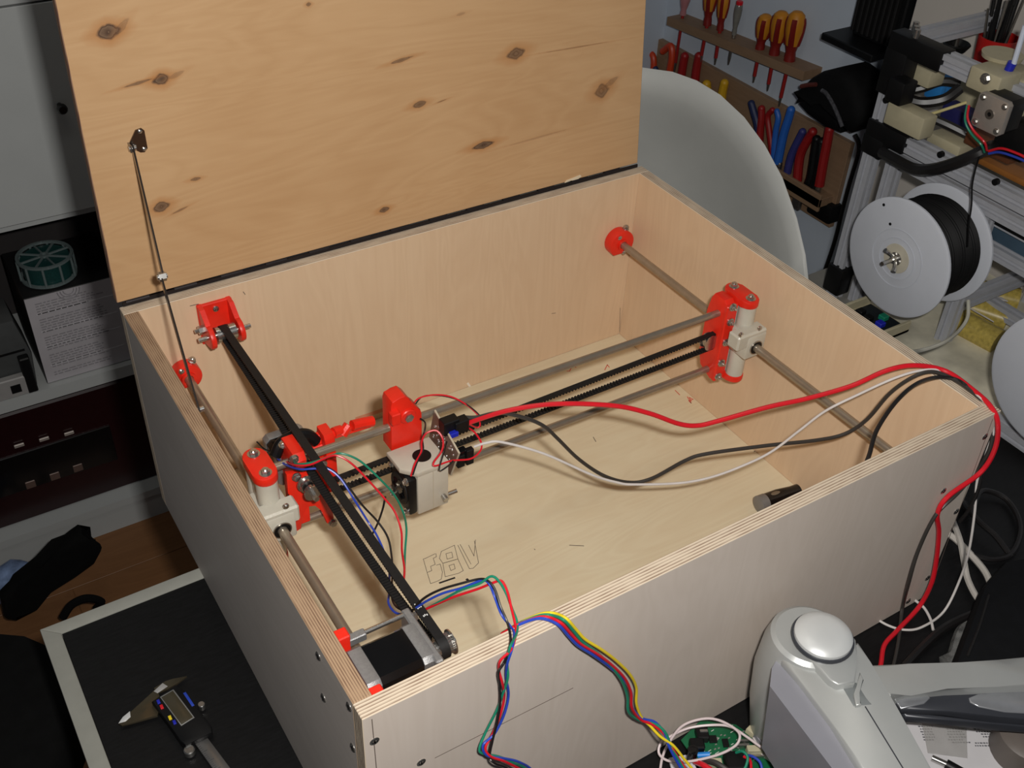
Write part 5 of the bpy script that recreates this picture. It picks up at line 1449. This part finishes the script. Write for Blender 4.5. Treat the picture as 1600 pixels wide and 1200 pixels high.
# pale plate and yellow film in the printer's base
pt_ = thing('base_plate', 'pale dusty plate in the base of the printer', 'plate', (1.2, .2, ZS + .03))
MB().box(XP - .066, XP + .25, yN, yP - .07, ZS + .022, ZS + .032, .001).build('plate', mat('dusty_plate', (216, 210, 188), .4, var=.35, scale=14), pt_)
for k, (u0, v0, u1, v1) in enumerate(((1510, 452, 1590, 470), (1498, 474, 1575, 500), (1488, 497, 1560, 535))):
    pa, pb = at(u0, v0, z=ZS + .045), at(u1, v1, z=ZS + .045)
    o = MB().tube([pa, pb], .021, seg=12).build('amber_roll', mat('amber_film', (178, 158, 80), .3, var=.25, scale=160))
    tag(o, ['upper amber film roll in the printer base', 'middle amber film roll in the printer base', 'lower amber film roll in the printer base'][k], 'roll', 'amber film rolls')
for k, (u0, v0, u1, v1) in enumerate(((1525, 458, 1570, 468), (1518, 483, 1548, 500))):
    pa, pb = at(u0, v0, z=ZS + .064), at(u1, v1, z=ZS + .064)
    tag(MB().ribbon([pa, pb], (0, 1, 0), .012, .002).build('white_strip', M['w_white']), ['upper white strip across the amber film', 'lower white strip across the amber film'][k], 'strip', 'white strips')

# small electronics tray between the box and the spool
tr_ = thing('electronics_tray', 'ivory tray with a small board below the black filament spool', 'tray', at(1365, 500, x=1.06))
c = at(1366, 497, x=1.06)
MB().box(c.x - .03, c.x + .03, c.y - .045, c.y + .040, c.z - .008, c.z - .002, .001).build('tray', M['ivory'], tr_)
for y0_, y1_ in ((c.y - .045, c.y - .040), (c.y + .035, c.y + .040)):
    MB().box(c.x - .03, c.x + .03, y0_, y1_, c.z - .008, c.z + .012, .001).build('rim', M['ivory'], tr_)
MB().box(c.x - .024, c.x + .024, c.y - .034, c.y + .030, c.z - .002, c.z + .001).build('board', mat('dark_board', (24, 30, 34), .4), tr_)
for k, (dx, dy, m_) in enumerate(((-.010, -.02, 'blue'), (-.014, .0, 'black'), (-.012, .018, 'black'), (.008, -.01, 'w_green'))):
    MB().box(c.x + dx - .006, c.x + dx + .006, c.y + dy - .006, c.y + dy + .006, c.z + .001, c.z + .009, .001).build('component', M[m_], tr_)
# ------------------------------------------------------------------ foreground at the lower right
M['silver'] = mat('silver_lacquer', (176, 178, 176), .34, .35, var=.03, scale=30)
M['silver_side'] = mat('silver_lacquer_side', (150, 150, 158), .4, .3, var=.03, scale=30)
M['graphite'] = mat('graphite_lacquer', (58, 60, 66), .35, .2, var=.05)
arm = thing('monitor_stand', 'silver jointed monitor stand with round cap and curved bar in the foreground', 'monitor stand', (.42, -.10, 0))
def plate(pts, z1, dep, nm, m, parent, bev=.003):
    P = [at(u, v, z=z1) for u, v in pts]
    area = sum(P[i].x * P[(i + 1) % len(P)].y - P[(i + 1) % len(P)].x * P[i].y for i in range(len(P)))
    if area < 0: P.reverse()
    return MB().prism([(p.x, p.y) for p in P], (0, 0, z1 - dep), (1, 0, 0), (0, 1, 0), dep, bev).build(nm, m, parent, 50)
Z1 = .160
plate([(1222, 1030), (1226, 1010), (1240, 1000), (1290, 1005), (1342, 1002), (1360, 1034), (1402, 1106), (1470, 1222), (1358, 1222), (1300, 1128), (1250, 1062)], Z1, .014, 'arm_shell', M['silver'], arm, .004)
tp = [at(u, v, z=.152) for u, v in ((1203, 1072), (1206, 1044), (1222, 1016), (1262, 1010), (1340, 1010), (1362, 1040), (1470, 1236), (1330, 1240))]
bt_ = [at(u, v, z=.055) for u, v in ((1190, 1168), (1194, 1150), (1212, 1132), (1260, 1124), (1310, 1122), (1330, 1150), (1450, 1380), (1320, 1380))]
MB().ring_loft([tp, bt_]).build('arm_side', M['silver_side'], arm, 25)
hc = at(1286, 994, z=Z1 + .012)
head = MB().lathe([(.024, -.160), (.030, -.145), (.038, -.10), (.0420, -.055), (.0400, -.020), (.036, -.003), (.032, 0)], (hc.x - .004, hc.y + .010, Z1 + .006), (0, 0, 1), 40).build('joint_head', M['silver'], arm)
plate([(1240, 1000), (1252, 975), (1320, 975), (1338, 1000), (1340, 1030), (1336, 1066), (1310, 1070), (1296, 1062)], Z1 + .008, .02, 'tongue', M['silver'], arm, .002)
MB().lathe([(.0280, 0), (.0286, .002), (.0280, .004)], (hc.x, hc.y, Z1 + .008), (0, 0, 1), 40).build('cap_groove', M['graphite'], arm)
MB().lathe([(.0265, .002), (.0262, .006), (.023, .0090), (.016, .0112), (.006, .012), (0, .0121)], (hc.x, hc.y, Z1 + .009), (0, 0, 1), 44).build('round_cap', mat('silver_cap', (206, 208, 207), .36, .25, var=.02), arm)
plate([(1316, 1072), (1338, 1066), (1344, 1076), (1352, 1090), (1362, 1100), (1334, 1103)], Z1 + .0006, .004, 'notch', mat('notch_grey', (112, 116, 116), .5), arm, .0005)
plate([(1344, 1050), (1350, 1062), (1341, 1082), (1346, 1100), (1338, 1102), (1334, 1084), (1340, 1066)], Z1 + .004, .006, 'cable_clip', M['silver'], arm, .001)
sl0, sl1 = at(1352, 1104, z=Z1 + .0004), at(1420, 1215, z=Z1 + .0004)
MB().tube([sl0, sl1], .0006, seg=6).build('seam', M['graphite'], arm)
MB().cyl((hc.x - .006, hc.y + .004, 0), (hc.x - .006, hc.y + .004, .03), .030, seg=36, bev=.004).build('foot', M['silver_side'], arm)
plate([(1226, 1148), (1232, 1146), (1300, 1215), (1285, 1225)], .078, .02, 'cable_cover', M['graphite'], arm, .002)

# second limb: curved bar behind
lm = MB().cyl((hc.x + .02, hc.y - .02, .062), (hc.x + .10, hc.y - .03, .066), .014, seg=14).build('stand_bar', M['graphite'], arm)
yb0 = -.10
def bar(px, z, dep, nm, m, bev=.004):
    return plate(px, z, dep, nm, m, lm, bev)
bar([(1352, 1038), (1420, 1037), (1500, 1035), (1560, 1031), (1640, 1020), (1640, 1070), (1560, 1073), (1480, 1076), (1420, 1082), (1392, 1090), (1370, 1075)], .085, .018, 'top_rail', M['silver'])
bar([(1390, 1086), (1420, 1080), (1480, 1075), (1560, 1072), (1640, 1070), (1640, 1128), (1560, 1120), (1480, 1110), (1410, 1108)], .074, .010, 'dark_band', M['graphite'])
for px_, nm in (([(1398, 1092), (1420, 1086), (1446, 1084), (1454, 1090), (1444, 1099), (1408, 1107)], 'inset'), ([(1514, 1090), (1530, 1083), (1570, 1081), (1640, 1080), (1640, 1116), (1570, 1112), (1530, 1104), (1516, 1097)], 'inset')):
    bar(px_, .0752, .003, nm, mat('inset_silver', (170, 172, 176), .25, .6), .001)
bar([(1404, 1106), (1480, 1110), (1560, 1118), (1640, 1128), (1640, 1140), (1560, 1132), (1480, 1124), (1415, 1120)], .064, .010, 'lower_edge', M['graphite'], .003)

# printed sheet and clear bag under it
sh_ = thing('printed_sheet', 'white sheet with small upside-down print under the stand bar', 'paper', at(1520, 1170, z=.001))
sheet = plate([(1405, 1118), (1640, 1118), (1640, 1225), (1452, 1225)], .0014, .0010, 'sheet', mat('white_paper', (206, 204, 206), .7, var=.02), sh_, 0)
b = MB()
rnd = random.Random(7)
for (u0, v0, n, L) in ((1436, 1134, 6, 22), (1480, 1138, 6, 30), (1524, 1138, 2, 40), (1536, 1146, 2, 34), (1524, 1160, 2, 46), (1548, 1168, 1, 22)):
    for k in range(n):
        u = u0 + k * 1.6 - rnd.uniform(0, 5); e = u + L - rnd.uniform(0, 8); v = v0 + k * 4.2
        while u < e:
            w_ = rnd.uniform(2, 4.5)
            P = [at(a, c, z=.0015) for a, c in ((u, v), (u + w_, v + .4), (u + w_ + .3, v + 2.2), (u + .3, v + 1.8))]
            b.ring_loft([[p + Vector((0, 0, h)) for p in P] for h in (0, .0002)])
            u += w_ + 1.2
o = b.build('small_print', mat('grey_print', (96, 96, 100), .7), sheet); o['kind'] = 'stuff'
bagm = mat('clear_bag', (188, 186, 182), .2, var=.1, scale=50); bagm.node_tree.nodes['Principled BSDF'].inputs['Alpha'].default_value = .35
tag(plate([(1440, 1124), (1510, 1130), (1512, 1184), (1450, 1176)], .0032, .0012, 'clear_bag', bagm, None, .0004), 'clear plastic bag lying on the printed sheet', 'bag')
c = at(1604, 1160, z=.02)
tag(MB().lathe([(.030, 0), (.032, .004), (.030, .03), (.024, .034)], (c.x, c.y, .0016), (0, 0, 1), 30).build('round_lid', mat('taupe_plastic', (104, 96, 90), .5)), 'round taupe lid on the printed sheet at the right edge', 'lid')
jk = thing('audio_plug', 'metal plug with black sleeve below the printed sheet', 'plug', at(1470, 1190, z=.006))
p, q, e = at(1456, 1184, z=.006), at(1478, 1194, z=.006), at(1510, 1212, z=.006)
MB().cyl(p, q, .0032, seg=14).build('pin', M['zinc'], jk); MB().cyl(q, e, .0055, seg=14).build('sleeve', M['black'], jk)

# ------------------------------------------------------------------ controller board at the lower edge
cb = thing('controller_board', 'green controller board with connectors before the front panel', 'circuit board', at(1130, 1170, z=0))
pg = mat('green_solder_mask', (20, 92, 58), .35, var=.15, scale=120)
brd = plate([(1064, 1156), (1096, 1124), (1150, 1132), (1172, 1148), (1222, 1178), (1196, 1232), (1110, 1222)], .0150, .0016, 'board', pg, cb, .0002)
def comp(u, v, w_, d__, h, nm, m, rot=-.5, z=.015):
    c = at(u, v, z=z + h)
    mm = Matrix.Translation((c.x, c.y, z)) @ Matrix.Rotation(rot, 4, 'Z')
    return MB().box(-w_ / 2, w_ / 2, -d__ / 2, d__ / 2, 0, h, min(w_, d__, h) * .12, M=mm).build(nm, m, cb)
comp(1098, 1143, .012, .014, .010, 'relay', M['black'])
comp(1090, 1160, .014, .012, .011, 'relay', M['black'])
comp(1152, 1186, .022, .020, .013, 'terminal_block', M['black'])
comp(1114, 1154, .008, .008, .002, 'chip', M['black'])
comp(1134, 1160, .006, .009, .002, 'chip', M['black'])
comp(1100, 1141, .008, .003, .0115, 'relay_contact', M['zinc'])
comp(1182, 1168, .018, .007, .010, 'white_header', M['ivory'])
comp(1117, 1188, .014, .006, .009, 'white_header', M['ivory'])
comp(1186, 1180, .016, .003, .004, 'pin_row', M['zinc'])
comp(1164, 1156, .014, .0025, .006, 'pin_row', M['zinc'])
comp(1160, 1163, .014, .0025, .006, 'pin_row', M['zinc'])
comp(1134, 1188, .005, .006, .0008, 'square_label', M['w_white'])
c = at(1083, 1172, z=.03)
MB().lathe([(.0052, 0), (.0052, .014), (.004, .0145)], (c.x, c.y, .0165), (0, 0, 1), 18).build('capacitor', M['blackgloss'], cb)
c = at(1090, 1180, z=.018)
MB().lathe([(.0030, 0), (.0030, .012)], (c.x, c.y, .018), (.7, -.5, .2), 12).build('blue_capacitor', mat('sky_blue', (40, 130, 210), .4), cb)
rnd = random.Random(5)
b = MB()
for k in range(60):
    u, v = rnd.uniform(1090, 1180), rnd.uniform(1135, 1195)
    if v < 1150 - (u - 1110) * .2: continue
    c = at(u, v, z=.0152)
    b.box(c.x - .0011, c.x + .0011, c.y - .0006, c.y + .0006, .0149, .0162)
o = b.build('small_components', M['solder'], cb); o['kind'] = 'stuff'
b = MB()
for k in range(26):
    u, v = rnd.uniform(1075, 1170), rnd.uniform(1132, 1196)
    c = at(u, v, z=.0151); L = rnd.uniform(.002, .006)
    b.box(c.x - L / 2, c.x + L / 2, c.y - .0003, c.y + .0003, .0149, .0151)
o = b.build('board_print', M['w_white'], cb); o['kind'] = 'stuff'
tag(plate([(1045, 1184), (1078, 1178), (1090, 1204), (1070, 1222), (1052, 1210)], .012, .004, 'paper_tag', mat('white_card', (204, 202, 206), .6), None, .0003), 'small white card tag under the ribbon wires', 'card')
tag(plate([(1176, 1152), (1196, 1150), (1228, 1166), (1212, 1192), (1190, 1178)], .020, .004, 'card_strip', mat('pale_card', (196, 190, 186), .6), None, .0003), 'pale card strip on the controller board below the arm', 'card')
tag(plate([(1166, 1138), (1180, 1124), (1196, 1136), (1184, 1152)], .022, .018, 'beige_connector', M['ivory'], None, .001), 'beige connector block between the board and the arm', 'connector')

def tw(label, m, pts, r, grp='wires on the controller board'):
    return wire(label, m, [(u, v, 'z', z) for u, v, z in pts], r, grp)
pkw = mat('white_pink_insulation', (206, 190, 190), .4, var=.04)
tw('white looped wire over the controller board', pkw, [(1030, 1215, .008), (1036, 1180, .02), (1052, 1150, .035), (1070, 1132, .045), (1100, 1123, .05), (1125, 1126, .05), (1150, 1140, .045), (1156, 1152, .04), (1148, 1166, .035), (1120, 1180, .03), (1075, 1190, .025), (1045, 1189, .02), (1030, 1178, .02), (1032, 1162, .025), (1045, 1152, .03), (1075, 1138, .04), (1110, 1133, .045), (1140, 1135, .045), (1165, 1150, .04), (1190, 1168, .035), (1216, 1184, .03)], .0013)
tw('thick red wire at the bottom of the controller board', 'w_red', [(1086, 1190, .02), (1100, 1196, .03), (1120, 1210, .03)], .0028)
tw('thick black wire at the bottom of the controller board', 'w_grey', [(1096, 1188, .02), (1118, 1192, .03), (1140, 1206, .03)], .0028)
tw('green wire loop beside the terminal block', 'w_green', [(1150, 1176, .028), (1160, 1174, .034), (1168, 1182, .034), (1166, 1196, .03), (1158, 1210, .025)], .0014)
tw('blue wire loop right of the terminal block', 'w_blue', [(1164, 1180, .028), (1176, 1182, .034), (1188, 1192, .034), (1192, 1212, .03)], .0014)
tw('short red wire between the green and blue loops', 'w_red', [(1162, 1182, .028), (1172, 1188, .03), (1174, 1206, .03)], .0014)

# ------------------------------------------------------------------ cables on the desk at the right
G5 = 'cables on the desk'
tk = mat('warm_white_cable', (190, 184, 176), .45)
wire('thick white cable crossing to the yellow stick', tk, [(1482, 834, 'z', .012), (1496, 845, 'z', .010), (1520, 870, 'z', .006), (1540, 895, 'z', .006), (1552, 925, 'z', .006)], .0040, G5, name='cable', cat='cable')
wire('thick white cable running steeply down the desk', tk, [(1488, 812, 'z', .012), (1500, 845, 'z', .016), (1506, 875, 'z', .012), (1512, 905, 'z', .006), (1526, 933, 'z', .006), (1540, 946, 'z', .006)], .0038, G5, name='cable', cat='cable')
wire('thin white cable arc below the box corner', 'w_white', [(1430, 938, 'z', .004), (1444, 950, 'z', .003), (1454, 968, 'z', .003), (1458, 984, 'z', .003)], .0016, G5, name='cable', cat='cable')
wire('black coiled cable ring on the desk right of the box', 'w_black', [(1500, 778, 'z', .006), (1516, 800, 'z', .010), (1530, 770, 'z', .012), (1548, 768, 'z', .010), (1572, 780, 'z', .006), (1590, 806, 'z', .006), (1594, 835, 'z', .006), (1580, 865, 'z', .006), (1552, 874, 'z', .006), (1520, 868, 'z', .006)], .0035, G5, name='cable', cat='cable')
wire('black straight cable through the coiled ring', 'w_black', [(1506, 785, 'z', .005), (1530, 815, 'z', .014), (1556, 838, 'z', .014), (1580, 870, 'z', .005)], .0035, G5, name='cable', cat='cable')
wire('black cable sweeping along the desk to the stand bar', 'w_black', [(1412, 1042, 'z', .006), (1440, 1012, 'z', .006), (1470, 985, 'z', .006), (1500, 968, 'z', .006), (1545, 950, 'z', .006)], .0048, G5, name='cable', cat='cable')
p, q = at(1540, 946, z=.014), at(1557, 916, z=.014)
tag(MB().cyl(p, q, .0018, seg=8).build('yellow_stick', M['w_yellow']), 'thin yellow stick at the end of the white cables', 'stick')
film = mat('clear_film', (120, 120, 118), .1, var=.6, scale=90); film.node_tree.nodes['Principled BSDF'].inputs['Alpha'].default_value = .5
tag(MB().tube([at(u, v, z=.008) for u, v in ((1522, 975), (1505, 985), (1496, 1005), (1490, 1025), (1475, 1034))], .007, seg=7).build('plastic_wrap', film), 'crumpled clear plastic wrap on the desk', 'wrap')
# black bag at the right edge
bgm = mat('black_nylon', (9, 10, 13), .8, spec=.2, var=.25, bump=.3, bscale=120)
P = [at(u, v, z=.05) for u, v in ((1536, 912), (1570, 872), (1640, 860), (1690, 980), (1640, 1040), (1490, 1036))]
area = sum(P[i].x * P[(i + 1) % len(P)].y - P[(i + 1) % len(P)].x * P[i].y for i in range(len(P)))
if area < 0: P.reverse()
bag_ = thing('laptop_bag', 'black nylon bag lying on the desk at the right edge', 'bag', (.75, -.06, 0))
MB().prism([(p.x, p.y) for p in P], (0, 0, .0005), (1, 0, 0), (0, 1, 0), .05, .012).build('body', bgm, bag_)
zp = [at(u, v, z=.051) for u, v in ((1545, 930), (1530, 980), (1512, 1025))]
MB().tube(zp, .0016, seg=6).build('zip', M['belt'], bag_)
for o in bpy.data.objects:
    if '_world' in o: del o['_world']
